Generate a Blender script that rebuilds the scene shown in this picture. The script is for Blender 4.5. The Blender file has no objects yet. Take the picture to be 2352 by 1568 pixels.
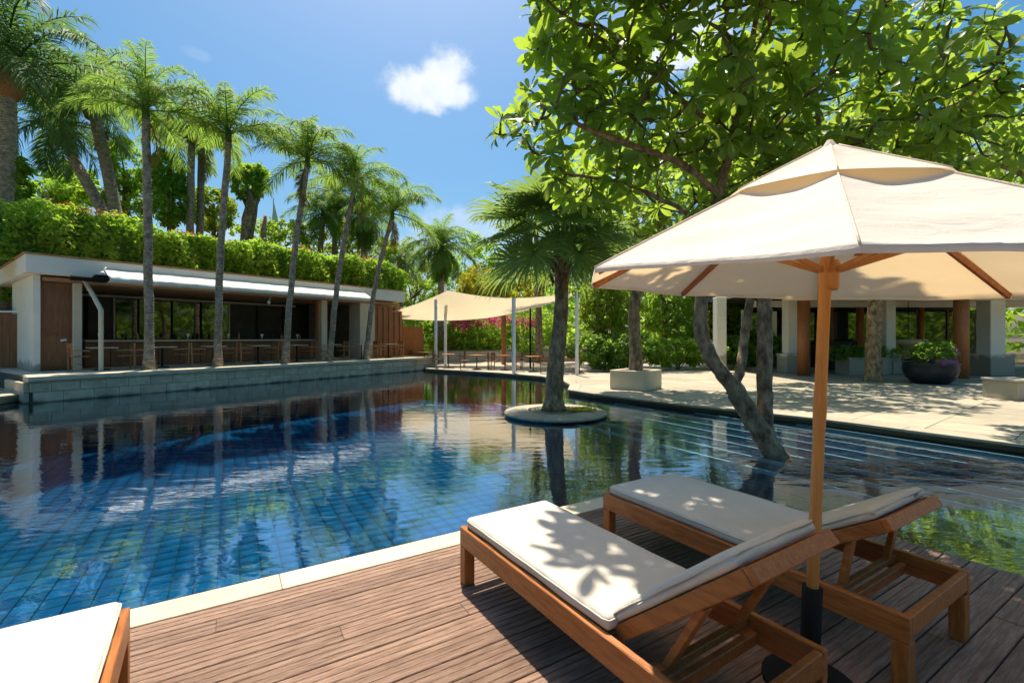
import bpy, bmesh, math, random
import numpy as np
from mathutils import Vector, Matrix

random.seed(7)
rng = np.random.default_rng(7)
R = math.radians
scene = bpy.context.scene
COL = scene.collection

# ------------------------------------------------------------------ camera, sky, sun, exposure
F, HV, CU, CH = 1065.0, 775.0, 1176.0, 1.65      # focal length and horizon of the photograph in its 2352-wide copy
cam_d = bpy.data.cameras.new("camera")
cam = bpy.data.objects.new("camera", cam_d)
COL.objects.link(cam)
cam.location = (0, 0, CH)
cam.rotation_euler = (R(90), 0, 0)
cam_d.sensor_width = 36
cam_d.lens = 36 * F / 2352
cam_d.shift_y = (HV - 784) / 2352
cam_d.clip_start = 0.05
cam_d.clip_end = 6000
scene.camera = cam

SUN_EL, SUN_AZ = 69.0, -12.0                      # azimuth measured from +Y towards +X
world = bpy.data.worlds.new("World")
scene.world = world
world.use_nodes = True
wt = world.node_tree
wt.nodes.clear()


def wn(kind, **kw):
    n = wt.nodes.new(kind)
    for k, v in kw.items():
        setattr(n, k, v)
    return n


def build_sky():
    L = wt.links
    out = wn("ShaderNodeOutputWorld")
    bg = wn("ShaderNodeBackground")
    bg.inputs[1].default_value = 0.118
    L.new(bg.outputs[0], out.inputs[0])
    sky = wn("ShaderNodeTexSky", sky_type='NISHITA')
    sky.sun_disc = False
    sky.sun_elevation = R(SUN_EL)
    sky.sun_rotation = R(SUN_AZ)
    sky.air_density = 1.1
    sky.dust_density = 2.4
    sky.ozone_density = 3.0
    tc = wn("ShaderNodeTexCoord")
    D = tc.outputs["Generated"]
    hs = wn("ShaderNodeHueSaturation")
    hs.inputs["Hue"].default_value = .486
    hs.inputs["Saturation"].default_value = 1.48
    hs.inputs["Value"].default_value = .69
    L.new(sky.outputs[0], hs.inputs["Color"])
    col = hs.outputs[0]

    def dot(vec):
        n = wn("ShaderNodeVectorMath", operation='DOT_PRODUCT')
        L.new(D, n.inputs[0])
        n.inputs[1].default_value = vec
        return n.outputs["Value"]

    def math_(op, a, b=None, c=None, clamp=False):
        n = wn("ShaderNodeMath", operation=op)
        n.use_clamp = clamp
        for i, x in enumerate((a, b, c)):
            if x is None:
                continue
            if isinstance(x, (int, float)):
                n.inputs[i].default_value = x
            else:
                L.new(x, n.inputs[i])
        return n.outputs[0]

    # cumulus puffs, each an ellipse on the sky broken up by noise
    puffs = [((-.200, 1, .525), .118, .062, 1.0, 11), ((-.145, 1, .567), .065, .068, 1.0, 11), ((-.125, 1, .52), .065, .05, 1.0, 11),
             ((.36, 1, .62), .17, .09, .9, 9), ((.05, 1, .24), .42, .07, .38, 8), ((-.35, 1, .20), .40, .05, .3, 8), ((.9, 1, .30), .5, .08, .3, 8), ((-.68, 1, .61), .03, .016, .10, 20),
             ((1.7, -.5, .8), .35, .12, .9, 7), ((-.6, -1, .7), .4, .13, .9, 6)]
    no = wn("ShaderNodeTexNoise")
    no.inputs["Scale"].default_value = 11
    no.inputs["Detail"].default_value = 9
    no.inputs["Roughness"].default_value = .58
    L.new(D, no.inputs["Vector"])
    no2 = wn("ShaderNodeTexNoise")
    no2.inputs["Scale"].default_value = 34
    no2.inputs["Detail"].default_value = 6
    L.new(D, no2.inputs["Vector"])
    fb = math_('ADD', math_('MULTIPLY', math_('SUBTRACT', no.outputs[0], .5), 2.3), math_('MULTIPLY', math_('SUBTRACT', no2.outputs[0], .5), .55))
    total = None
    under = None
    for c, hw, hh, op, sc in puffs:
        cv = Vector(c).normalized()
        e1 = Vector((cv.y, -cv.x, 0)).normalized()
        e2 = e1.cross(cv)
        if e2.z < 0:
            e2 = -e2
        dc = math_('MAXIMUM', dot(cv), .05)
        s = math_('DIVIDE', math_('DIVIDE', dot(e1), dc), hw)
        t = math_('DIVIDE', math_('DIVIDE', dot(e2), dc), hh)
        tl = math_('MULTIPLY', math_('MINIMUM', t, 0), 1.5)      # flatter underside
        tt = math_('ADD', math_('MAXIMUM', t, 0), tl)
        r = math_('SQRT', math_('ADD', math_('MULTIPLY', s, s), math_('MULTIPLY', tt, tt)))
        d = math_('ADD', math_('SUBTRACT', 1.0, r), math_('MULTIPLY', fb, .62))
        facing = math_('GREATER_THAN', dot(cv), .3)
        mr = wn("ShaderNodeMapRange", interpolation_type='SMOOTHSTEP')
        mr.inputs[1].default_value = .12
        mr.inputs[2].default_value = .62
        L.new(d, mr.inputs[0])
        m = math_('MULTIPLY', math_('MULTIPLY', mr.outputs[0], op), facing)
        total = m if total is None else math_('MAXIMUM', total, m)
    cc = wn("ShaderNodeMixRGB")
    cc.inputs[1].default_value = (3.0, 3.7, 4.6, 1)
    cc.inputs[2].default_value = (5.5, 5.55, 5.6, 1)
    L.new(math_('ADD', math_('MULTIPLY', fb, .7), .55, clamp=True), cc.inputs[0])
    mix = wn("ShaderNodeMixRGB")
    L.new(total, mix.inputs[0])
    L.new(col, mix.inputs[1])
    L.new(cc.outputs[0], mix.inputs[2])
    L.new(mix.outputs[0], bg.inputs[0])


build_sky()
sun_d = bpy.data.lights.new("sun", 'SUN')
sun_d.energy = 4.7
sun_d.angle = R(0.55)
sun_d.color = (1.0, .90, .72)
sun = bpy.data.objects.new("sun", sun_d)
COL.objects.link(sun)
to_sun = Vector((math.sin(R(SUN_AZ)) * math.cos(R(SUN_EL)), math.cos(R(SUN_AZ)) * math.cos(R(SUN_EL)), math.sin(R(SUN_EL))))
sun.rotation_euler = to_sun.to_track_quat('Z', 'Y').to_euler()
sun.location = to_sun * 60
vs = scene.view_settings
vs.view_transform = 'Standard'
vs.look = 'None'
vs.exposure = 0.82
vs.gamma = 1
vs.use_curve_mapping = False
scene.cycles.max_bounces = 7
scene.cycles.diffuse_bounces = 3
scene.cycles.adaptive_threshold = .025
scene.cycles.transparent_max_bounces = 8
scene.cycles.caustics_reflective = False
scene.cycles.caustics_refractive = False
scene.cycles.use_denoising = True


# ------------------------------------------------------------------ helpers: places
def PX(u, v, Y):
    return np.array([(u - CU) / F * Y, Y, CH - (v - HV) / F * Y])


def PZ(u, v, z=0.0):
    Y = F * (CH - z) / (v - HV)
    return np.array([(u - CU) / F * Y, Y, z])


DX, DN_ = np.array([.853, .521]), np.array([-.521, .853])   # along the deck boards / towards the water


def DK(d, n, z=0.0):
    p = DX * d + DN_ * n
    return np.array([p[0], p[1], z])


class Frame:
    """a along, b back, z up"""
    def __init__(s, o, ang_dir):
        s.o = np.array(o, float)
        v = np.array(ang_dir, float)
        s.x = v / np.linalg.norm(v)
        s.y = np.array([-s.x[1], s.x[0]])

    def __call__(s, a, b, z):
        p = s.o[:2] + s.x * a + s.y * b
        return np.array([p[0], p[1], z])

    def a_of_u(s, u, b=0):
        r = (u - CU) / F
        o = s.o[:2] + s.y * b
        return (r * o[1] - o[0]) / (s.x[0] - r * s.x[1])


# ------------------------------------------------------------------ helpers: objects
def empty(name, loc=(0, 0, 0), rz=0.0, parent=None):
    o = bpy.data.objects.new(name, None)
    o.empty_display_size = .2
    COL.objects.link(o)
    o.location = [float(x) for x in loc]
    o.rotation_euler = (0, 0, rz)
    if parent:
        o.parent = parent
    return o


def tag(o, label=None, cat=None, group=None, kind=None):
    if label:
        o["label"] = label
    if cat:
        o["category"] = cat
    if group:
        o["group"] = group
    if kind:
        o["kind"] = kind
    return o


def link(name, mesh, parent=None, loc=None, mw=None):
    o = bpy.data.objects.new(name, mesh)
    COL.objects.link(o)
    if parent:
        o.parent = parent
    if loc is not None:
        o.location = [float(x) for x in loc]
    if mw is not None:
        o.matrix_basis = mw
    return o


class MB:
    def __init__(s):
        s.v, s.f, s.n = [], [], 0

    def add(s, V, Fc):
        V = np.asarray(V, float)
        s.v.append(V)
        s.f.extend([[i + s.n for i in f] for f in Fc])
        s.n += len(V)
        return s

    def box(s, lo, hi, fr=None):
        x0, y0, z0 = lo
        x1, y1, z1 = hi
        V = [(x0, y0, z0), (x1, y0, z0), (x1, y1, z0), (x0, y1, z0), (x0, y0, z1), (x1, y0, z1), (x1, y1, z1), (x0, y1, z1)]
        if fr:
            V = [fr(*p) for p in V]
        return s.add(V, [(0, 3, 2, 1), (4, 5, 6, 7), (0, 1, 5, 4), (1, 2, 6, 5), (2, 3, 7, 6), (3, 0, 4, 7)])

    def beam(s, p0, p1, w, h, up=(0, 0, 1)):
        p0, p1, up = np.array(p0, float), np.array(p1, float), np.array(up, float)
        t = (p1 - p0) / np.linalg.norm(p1 - p0)
        b = np.cross(t, up)
        b /= np.linalg.norm(b)
        n = np.cross(b, t)
        V = [p + b * sx * w / 2 + n * sz * h / 2 for p in (p0, p1) for sx, sz in ((-1, -1), (1, -1), (1, 1), (-1, 1))]
        return s.add(V, [(3, 2, 1, 0), (4, 5, 6, 7), (0, 1, 5, 4), (1, 2, 6, 5), (2, 3, 7, 6), (3, 0, 4, 7)])

    def tube(s, pts, rad, seg=8, cap=True):
        pts = np.array(pts, float)
        n = len(pts)
        rad = np.full(n, rad) if np.isscalar(rad) else np.array(rad, float)
        T = np.gradient(pts, axis=0)
        T /= np.linalg.norm(T, axis=1)[:, None] + 1e-9
        a = np.array([0, 0, 1.0]) if abs(T[0][2]) < .9 else np.array([1.0, 0, 0])
        u = np.cross(T[0], a)
        u /= np.linalg.norm(u)
        V = []
        for i in range(n):
            u = u - T[i] * np.dot(u, T[i])
            u /= np.linalg.norm(u) + 1e-9
            w = np.cross(T[i], u)
            for k in range(seg):
                t = 2 * math.pi * k / seg
                V.append(pts[i] + rad[i] * (u * math.cos(t) + w * math.sin(t)))
        Fc = [(i * seg + k, i * seg + (k + 1) % seg, (i + 1) * seg + (k + 1) % seg, (i + 1) * seg + k) for i in range(n - 1) for k in range(seg)]
        if cap:
            Fc.append(tuple(range(seg - 1, -1, -1)))
            Fc.append(tuple((n - 1) * seg + k for k in range(seg)))
        return s.add(V, Fc)

    def lathe(s, prof, seg=24, o=(0, 0, 0)):
        V = [(o[0] + r * math.cos(2 * math.pi * k / seg), o[1] + r * math.sin(2 * math.pi * k / seg), o[2] + z) for r, z in prof for k in range(seg)]
        n = len(prof)
        Fc = [(i * seg + k, i * seg + (k + 1) % seg, (i + 1) * seg + (k + 1) % seg, (i + 1) * seg + k) for i in range(n - 1) for k in range(seg)]
        Fc.append(tuple(range(seg - 1, -1, -1)))
        Fc.append(tuple((n - 1) * seg + k for k in range(seg)))
        return s.add(V, Fc)

    def prism(s, poly, z0, z1):
        n = len(poly)
        V = [(p[0], p[1], z0) for p in poly] + [(p[0], p[1], z1) for p in poly]
        return s.add(V, [tuple(range(n - 1, -1, -1)), tuple(range(n, 2 * n))] + [(i, (i + 1) % n, (i + 1) % n + n, i + n) for i in range(n)])

    def mesh(s, name, mat=None, smooth=False, bevel=0, bseg=1):
        me = bpy.data.meshes.new(name)
        me.from_pydata(np.concatenate(s.v).tolist(), [], s.f)
        if bevel:
            bm = bmesh.new()
            bm.from_mesh(me)
            bmesh.ops.bevel(bm, geom=list(bm.edges), offset=bevel, segments=bseg, affect='EDGES', clamp_overlap=True)
            bm.to_mesh(me)
            bm.free()
        if smooth:
            me.polygons.foreach_set("use_smooth", [True] * len(me.polygons))
        if mat:
            me.materials.append(mat)
        me.update()
        return me

    def obj(s, name, mat, parent=None, smooth=False, bevel=0, bseg=1, loc=None):
        return link(name, s.mesh(name, mat, smooth, bevel, bseg), parent, loc)


def field_mesh(name, TV, TF, pos, rot, mat, tone=None, smooth=False):
    """many copies of one small template, joined into a single mesh. rot: N x 3 x 3 (columns = scaled axes)"""
    TV = np.asarray(TV, float)
    N, M = len(pos), len(TV)
    V = (np.einsum('nij,mj->nmi', rot, TV) + np.asarray(pos)[:, None, :]).reshape(-1, 3)
    sizes = [len(f) for f in TF]
    lp = np.concatenate([np.array(f) for f in TF])
    loops = (lp[None, :] + (np.arange(N) * M)[:, None]).ravel()
    tot = np.tile(np.array(sizes), N)
    start = np.concatenate([[0], np.cumsum(tot)[:-1]])
    me = bpy.data.meshes.new(name)
    me.vertices.add(len(V))
    me.vertices.foreach_set("co", V.ravel())
    me.loops.add(len(loops))
    me.loops.foreach_set("vertex_index", loops.astype(np.int32))
    me.polygons.add(len(tot))
    me.polygons.foreach_set("loop_start", start.astype(np.int32))
    me.polygons.foreach_set("loop_total", tot.astype(np.int32))
    if smooth:
        me.polygons.foreach_set("use_smooth", np.ones(len(tot), bool))
    a = me.attributes.new("tone", 'FLOAT', 'POINT')
    tn = rng.random(N) if tone is None else np.asarray(tone)
    a.data.foreach_set("value", np.repeat(tn, M).astype(np.float32))
    me.materials.append(mat)
    me.update(calc_edges=True)
    me.validate()
    return me


def unit(a):
    return a / (np.linalg.norm(a, axis=-1, keepdims=True) + 1e-9)


def leaf_frames(t, n, ln, wd):
    """t leaf axis, n normal hint; returns N x 3 x 3"""
    t = unit(t)
    b = unit(np.cross(t, n))
    nn = np.cross(b, t)
    ln = np.asarray(ln)[:, None] if np.ndim(ln) else ln
    wd = np.asarray(wd)[:, None] if np.ndim(wd) else wd
    return np.stack([b * wd, t * ln, nn * ln], axis=2)


# leaf templates: x = half-width units, y = length, z = out of plane
KITE_V = [(0, 0, 0), (.5, .45, .10), (0, 1, -.06), (-.5, .45, .10)]
KITE_F = [(0, 1, 2), (0, 2, 3)]
_st = [(0, .04, 0), (.14, .13, .012), (.4, .36, .025), (.68, .5, .008), (.88, .36, -.05), (1.0, .05, -.10)]
OB_V = [(x, y, z + (.07 * abs(x) if x else 0)) for y, w, z in _st for x in (-w, 0, w)]
OB_F = [f for i in range(len(_st) - 1) for f in ((i * 3, i * 3 + 1, i * 3 + 4, i * 3 + 3), (i * 3 + 1, i * 3 + 2, i * 3 + 5, i * 3 + 4))]


# ------------------------------------------------------------------ helpers: materials
def srgb(*c):
    return tuple(((x / 255) / 12.92 if x / 255 <= .04045 else ((x / 255 + .055) / 1.055) ** 2.4) for x in c) + (1,)


def new_mat(name):
    m = bpy.data.materials.new(name)
    m.use_nodes = True
    nt = m.node_tree
    return m, nt, nt.nodes["Principled BSDF"], nt.links


def mat(name, c1, c2, scale=4, rough=.7, bump=.15, bscale=None, stretch=(1, 1, 1), spec=.35, rnd=0.0, detail=6, c3=None, coat=0, sub=0, wave=None, algae_shade=None):
    """noise-driven two/three tone surface. rnd: per-object brightness change. wave: (scale, strength, axis) ring relief"""
    m, nt, p, L = new_mat(name)
    N = nt.nodes
    tc = N.new("ShaderNodeTexCoord")
    mp = N.new("ShaderNodeMapping")
    mp.inputs["Scale"].default_value = stretch
    L.new(tc.outputs["Object"], mp.inputs[0])
    oi = N.new("ShaderNodeObjectInfo")
    if rnd:
        vm = N.new("ShaderNodeVectorMath")
        vm.operation = 'MULTIPLY_ADD'
        cb = N.new("ShaderNodeCombineXYZ")
        for k in range(3):
            L.new(oi.outputs["Random"], cb.inputs[k])
        L.new(cb.outputs[0], vm.inputs[0])
        vm.inputs[1].default_value = (37, 61, 53)
        L.new(mp.outputs[0], vm.inputs[2])
        vec = vm.outputs[0]
    else:
        vec = mp.outputs[0]
    no = N.new("ShaderNodeTexNoise")
    no.inputs["Scale"].default_value = scale
    no.inputs["Detail"].default_value = detail
    no.inputs["Roughness"].default_value = .62
    L.new(vec, no.inputs["Vector"])
    cr = N.new("ShaderNodeValToRGB")
    cr.color_ramp.elements[0].position = .3
    cr.color_ramp.elements[1].position = .7
    cr.color_ramp.elements[0].color = c1
    cr.color_ramp.elements[1].color = c2
    if c3:
        e = cr.color_ramp.elements.new(.5)
        e.color = c3
    L.new(no.outputs[0], cr.inputs[0])
    col = cr.outputs[0]
    if rnd:
        hs = N.new("ShaderNodeHueSaturation")
        mr = N.new("ShaderNodeMapRange")
        mr.inputs[3].default_value = 1 - rnd
        mr.inputs[4].default_value = 1 + rnd
        L.new(oi.outputs["Random"], mr.inputs[0])
        L.new(mr.outputs[0], hs.inputs["Value"])
        L.new(col, hs.inputs["Color"])
        col = hs.outputs[0]
    if algae_shade:                                   # growth and painted shadow line, dark below a ragged height (world z)
        ge = N.new("ShaderNodeNewGeometry")
        sx = N.new("ShaderNodeSeparateXYZ")
        L.new(ge.outputs["Position"], sx.inputs[0])
        n3 = N.new("ShaderNodeTexNoise")
        n3.inputs["Scale"].default_value = 2.5
        n3.inputs["Detail"].default_value = 7
        L.new(ge.outputs["Position"], n3.inputs["Vector"])
        ad = N.new("ShaderNodeMath")
        ad.operation = 'MULTIPLY_ADD'
        L.new(n3.outputs[0], ad.inputs[0])
        ad.inputs[1].default_value = -algae_shade[1]
        L.new(sx.outputs[2], ad.inputs[2])
        mr2 = N.new("ShaderNodeMapRange")
        mr2.inputs[1].default_value = algae_shade[0]
        mr2.inputs[2].default_value = algae_shade[0] - .12
        L.new(ad.outputs[0], mr2.inputs[0])
        mx = N.new("ShaderNodeMixRGB")
        L.new(mr2.outputs[0], mx.inputs[0])
        L.new(col, mx.inputs[1])
        mx.inputs[2].default_value = algae_shade[2]
        col = mx.outputs[0]
    L.new(col, p.inputs["Base Color"])
    p.inputs["Roughness"].default_value = rough
    p.inputs["Specular IOR Level"].default_value = spec
    p.inputs["Coat Weight"].default_value = coat
    h = no.outputs[0]
    if bump:
        bn = N.new("ShaderNodeTexNoise")
        bn.inputs["Scale"].default_value = bscale or scale * 4
        bn.inputs["Detail"].default_value = 5
        L.new(vec, bn.inputs["Vector"])
        h = bn.outputs[0]
        if wave:
            wv = N.new("ShaderNodeTexWave")
            wv.bands_direction = 'Z'
            wv.inputs["Scale"].default_value = wave[0]
            wv.inputs["Distortion"].default_value = 2.5
            wv.inputs["Detail"].default_value = 2
            L.new(tc.outputs["Object"], wv.inputs["Vector"])
            ad = N.new("ShaderNodeMath")
            ad.operation = 'MULTIPLY_ADD'
            L.new(wv.outputs["Fac"], ad.inputs[0])
            ad.inputs[1].default_value = wave[1]
            L.new(h, ad.inputs[2])
            h = ad.outputs[0]
        bp = N.new("ShaderNodeBump")
        bp.inputs["Strength"].default_value = min(1, bump)
        bp.inputs["Distance"].default_value = .02
        L.new(h, bp.inputs["Height"])
        L.new(bp.outputs[0], p.inputs["Normal"])
    return m


def leaf_mat(name, dark, light, trans, tf=.42, rough=.45, spec=.35, rnd_obj=False, nscale=0.6):
    """foliage: colour by per-leaf tone, light passing through the blade"""
    m, nt, p, L = new_mat(name)
    N = nt.nodes
    at = N.new("ShaderNodeAttribute")
    at.attribute_name = "tone"
    fac = at.outputs["Fac"]
    if rnd_obj:
        oi = N.new("ShaderNodeObjectInfo")
        fac = oi.outputs["Random"]
    cr = N.new("ShaderNodeValToRGB")
    cr.color_ramp.elements[0].color = dark
    cr.color_ramp.elements[1].color = light
    L.new(fac, cr.inputs[0])
    tr = N.new("ShaderNodeBsdfTranslucent")
    mx2 = N.new("ShaderNodeMixRGB")
    mx2.inputs[0].default_value = .7
    L.new(cr.outputs[0], mx2.inputs[1])
    mx2.inputs[2].default_value = trans
    L.new(mx2.outputs[0], tr.inputs[0])
    L.new(cr.outputs[0], p.inputs["Base Color"])
    p.inputs["Roughness"].default_value = rough
    p.inputs["Specular IOR Level"].default_value = spec
    mix = N.new("ShaderNodeMixShader")
    mix.inputs[0].default_value = tf
    L.new(p.outputs[0], mix.inputs[1])
    L.new(tr.outputs[0], mix.inputs[2])
    L.new(mix.outputs[0], N["Material Output"].inputs[0])
    return m


def cloth_mat(name, c1, c2, trans, tf, bump=.2, scale=3):
    m = mat(name, c1, c2, scale, .9, bump, 260, spec=.1)
    nt = m.node_tree
    p = nt.nodes["Principled BSDF"]
    tc = nt.nodes.new("ShaderNodeTexCoord")
    mp = nt.nodes.new("ShaderNodeMapping")
    mp.inputs["Scale"].default_value = (1.2, 1.2, 5)
    nt.links.new(tc.outputs["Object"], mp.inputs[0])
    pk = nt.nodes.new("ShaderNodeTexNoise")
    pk.inputs["Scale"].default_value = 5
    pk.inputs["Detail"].default_value = 3
    pk.inputs["Distortion"].default_value = .8
    nt.links.new(mp.outputs[0], pk.inputs["Vector"])
    b2 = nt.nodes.new("ShaderNodeBump")
    b2.inputs["Strength"].default_value = .2
    b2.inputs["Distance"].default_value = .035
    nt.links.new(pk.outputs[0], b2.inputs["Height"])
    old = [n for n in nt.nodes if n.type == 'BUMP' and n != b2]
    if old:
        nt.links.new(b2.outputs[0], old[0].inputs["Normal"])
    else:
        nt.links.new(b2.outputs[0], p.inputs["Normal"])
    if tf:
        tr = nt.nodes.new("ShaderNodeBsdfTranslucent")
        tr.inputs[0].default_value = trans
        mix = nt.nodes.new("ShaderNodeMixShader")
        mix.inputs[0].default_value = tf
        nt.links.new(p.outputs[0], mix.inputs[1])
        nt.links.new(tr.outputs[0], mix.inputs[2])
        nt.links.new(mix.outputs[0], nt.nodes["Material Output"].inputs[0])
    return m


def glass_mat(name, col, refl=.12):
    m, nt, p, L = new_mat(name)
    p.inputs["Base Color"].default_value = col
    p.inputs["Roughness"].default_value = .03
    p.inputs["Specular IOR Level"].default_value = .8
    p.inputs["Coat Weight"].default_value = refl
    p.inputs["Coat Roughness"].default_value = .02
    return m


WR0 = .25                                         # mirror share looking straight down


def water_mat():
    m, nt, p, L = new_mat("water")
    N = nt.nodes
    N.remove(p)
    tc = N.new("ShaderNodeTexCoord")
    mp = N.new("ShaderNodeMapping")
    mp.inputs["Rotation"].default_value = (0, 0, R(-12))
    mp.inputs["Scale"].default_value = (1.0, 2.4, 1)
    L.new(tc.outputs["Object"], mp.inputs[0])
    n1 = N.new("ShaderNodeTexNoise")
    n1.inputs["Scale"].default_value = 1.9
    n1.inputs["Detail"].default_value = 4
    n1.inputs["Roughness"].default_value = .5
    n1.inputs["Distortion"].default_value = .4
    L.new(mp.outputs[0], n1.inputs["Vector"])
    n2 = N.new("ShaderNodeTexNoise")
    n2.inputs["Scale"].default_value = .35
    L.new(mp.outputs[0], n2.inputs["Vector"])
    mu = N.new("ShaderNodeMath")
    mu.operation = 'MULTIPLY'
    L.new(n1.outputs[0], mu.inputs[0])
    L.new(n2.outputs[0], mu.inputs[1])
    bp = N.new("ShaderNodeBump")
    bp.inputs["Strength"].default_value = .15
    bp.inputs["Distance"].default_value = .06
    L.new(mu.outputs[0], bp.inputs["Height"])
    ge = N.new("ShaderNodeNewGeometry")
    dt = N.new("ShaderNodeVectorMath")
    dt.operation = 'DOT_PRODUCT'
    L.new(bp.outputs[0], dt.inputs[0])
    L.new(ge.outputs["Incoming"], dt.inputs[1])

    def mth(op, a, b):
        q = N.new("ShaderNodeMath")
        q.operation = op
        for i, x in enumerate((a, b)):
            if isinstance(x, (int, float)):
                q.inputs[i].default_value = x
            else:
                L.new(x, q.inputs[i])
        return q.outputs[0]
    cs = mth('MINIMUM', mth('ABSOLUTE', dt.outputs["Value"], 0), 1.0)
    fres = mth('ADD', mth('MULTIPLY', mth('POWER', mth('SUBTRACT', 1.0, cs), 3.6), 1 - WR0), WR0)
    gl = N.new("ShaderNodeBsdfGlossy")
    gl.inputs["Roughness"].default_value = .015
    gl.inputs["Color"].default_value = (.95, .97, 1, 1)
    L.new(bp.outputs[0], gl.inputs["Normal"])
    tr = N.new("ShaderNodeBsdfTransparent")
    tr.inputs[0].default_value = (.62, .87, .98, 1)
    mix = N.new("ShaderNodeMixShader")
    L.new(fres, mix.inputs[0])
    L.new(tr.outputs[0], mix.inputs[1])
    L.new(gl.outputs[0], mix.inputs[2])
    L.new(mix.outputs[0], N["Material Output"].inputs[0])
    return m


MT = {}
MT['deck'] = mat("deck_wood", (.135, .074, .051, 1), (.345, .225, .168, 1), 5, .62, .5, 26, stretch=(1.2, 14, 14), rnd=.2, c3=(.235, .142, .10, 1))
MT['teak'] = mat("teak", (.22, .068, .015, 1), (.44, .165, .042, 1), 6, .42, .3, 24, stretch=(7, .8, 7), rnd=.10, spec=.4, c3=(.335, .115, .027, 1))
MT['teak_z'] = mat("teak_upright", (.22, .068, .015, 1), (.44, .165, .042, 1), 6, .42, .3, 24, stretch=(7, 7, .8), rnd=.10, spec=.4)
MT['bamboo'] = mat("varnished_pole", (.36, .155, .038, 1), (.50, .235, .062, 1), 5, .35, .15, 30, stretch=(6, 6, .6), spec=.45)
MT['cushion'] = cloth_mat("cushion_canvas", (.56, .52, .455, 1), (.62, .58, .51, 1), (.8, .7, .6, 1), 0, .25)
MT['canopy'] = cloth_mat("canopy_canvas", (.82, .775, .69, 1), (.87, .83, .75, 1), (.92, .68, .38, 1), .34, .25)
MT['sail'] = cloth_mat("sail_canvas", (.80, .74, .64, 1), (.84, .78, .68, 1), (.97, .90, .76, 1), .55, .1)
MT['awning'] = cloth_mat("awning_canvas", (.78, .77, .75, 1), (.82, .81, .79, 1), (.8, .75, .65, 1), .12, .1)
MT['coping'] = mat("sandstone", (.56, .47, .32, 1), (.66, .57, .40, 1), 3, .75, .25, 70, rnd=.06)
MT['traver'] = mat("travertine", (.32, .275, .21, 1), (.43, .375, .29, 1), 2.2, .7, .25, 40, stretch=(1, 3, 1), rnd=.13)
MT['traver_edge'] = mat("travertine_edge", (.48, .42, .32, 1), (.62, .55, .43, 1), 2.2, .7, .25, 40, algae_shade=(.02, .12, (.05, .05, .025, 1)))
MT['block'] = mat("wall_stone", (.42, .345, .235, 1), (.68, .58, .43, 1), 3.5, .85, .5, 30, rnd=.12, algae_shade=(-.15, .25, (.085, .08, .06, 1)))  # waterline moss, with the wall's thin foot shadow painted into the colour
MT['cap'] = mat("cap_stone", (.50, .42, .30, 1), (.70, .61, .46, 1), 2.5, .8, .35, 30, rnd=.08, algae_shade=(.25, .4, (.16, .15, .12, 1)))
MT['core'] = mat("mortar", (.06, .055, .05, 1), (.10, .095, .085, 1), 5, .9, .2)
MT['soil'] = mat("garden_soil", (.05, .04, .025, 1), (.10, .085, .05, 1), 1.5, .95, .5)
MT['white'] = mat("white_render", (.76, .72, .64, 1), (.83, .79, .71, 1), 1.6, .8, .08, 60, algae_shade=(.55, .7, (.36, .34, .29, 1)))
MT['cream'] = mat("cream_render", (.58, .50, .37, 1), (.66, .58, .44, 1), 1.6, .8, .08, 60)
MT['whitepole'] = mat("white_steel", (.72, .74, .77, 1), (.78, .80, .82, 1), 2, .35, 0, spec=.5)
MT['brown'] = mat("brown_panel", (.15, .062, .026, 1), (.25, .11, .046, 1), 3, .55, .15, 20, stretch=(6, 6, .7), rnd=.12)
MT['orange_wood'] = mat("orange_timber", (.30, .105, .035, 1), (.42, .16, .055, 1), 3, .5, .2, 20, stretch=(6, 6, .7), rnd=.12)
MT['thatch'] = mat("roof_shingle", (.03, .034, .03, 1), (.07, .075, .06, 1), 6, .85, .5, 14)
MT['soffit'] = mat("soffit_timber", (.30, .165, .08, 1), (.42, .25, .13, 1), 3, .6, .1, 20, stretch=(.7, 6, 6))
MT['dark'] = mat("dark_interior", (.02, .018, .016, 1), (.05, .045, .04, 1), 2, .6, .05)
MT['black'] = mat("black_metal", (.008, .008, .009, 1), (.018, .018, .019, 1), 4, .75, .05, spec=.15)
MT['bowl'] = mat("black_glazed_pot", (.012, .014, .02, 1), (.03, .034, .045, 1), 3, .32, .1, 14, spec=.5)
MT['glass'] = glass_mat("dark_glass", (.012, .016, .018, 1), .9)
MT['copper'] = mat("copper_flashing", (.36, .18, .07, 1), (.5, .27, .11, 1), 3, .5, .05)
MT['grout'] = mat("pale_grout", (.68, .74, .74, 1), (.78, .83, .82, 1), 3, .8, .1)
MT['tile'] = mat("pool_tile", (.007, .095, .22, 1), (.013, .17, .35, 1), 2.2, .9, 0, 20, spec=0, rnd=.15)
MT['tilebase'] = mat("pool_joint", (.006, .055, .12, 1), (.010, .08, .16, 1), 3, .9, 0, spec=0)
MT['slab_dark'] = mat("pool_slab", (.006, .022, .055, 1), (.012, .045, .10, 1), 2, .5, .1, 20, rnd=.25)
MT['bark'] = mat("bark", (.06, .040, .024, 1), (.50, .36, .22, 1), 9, .9, 1.0, 22, stretch=(1, 1, .55), c3=(.26, .18, .11, 1))
MT['bark2'] = mat("bark_limb", (.07, .055, .035, 1), (.22, .18, .12, 1), 9, .9, .8, 30)
MT['palmbark'] = mat("palm_bark", (.16, .12, .082, 1), (.50, .40, .29, 1), 7, .9, .9, 24, wave=(3.2, 1.4), c3=(.32, .255, .185, 1))
MT['husk'] = mat("palm_husk", (.17, .085, .035, 1), (.34, .20, .09, 1), 8, .9, .9, 24, stretch=(4, 4, .6))
MT['palm'] = leaf_mat("palm_leaf", (0.065, 0.137, 0.034, 1), (0.182, 0.305, 0.065, 1), (0.416, 0.624, 0.091, 1), .48, .55, .18)
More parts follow.
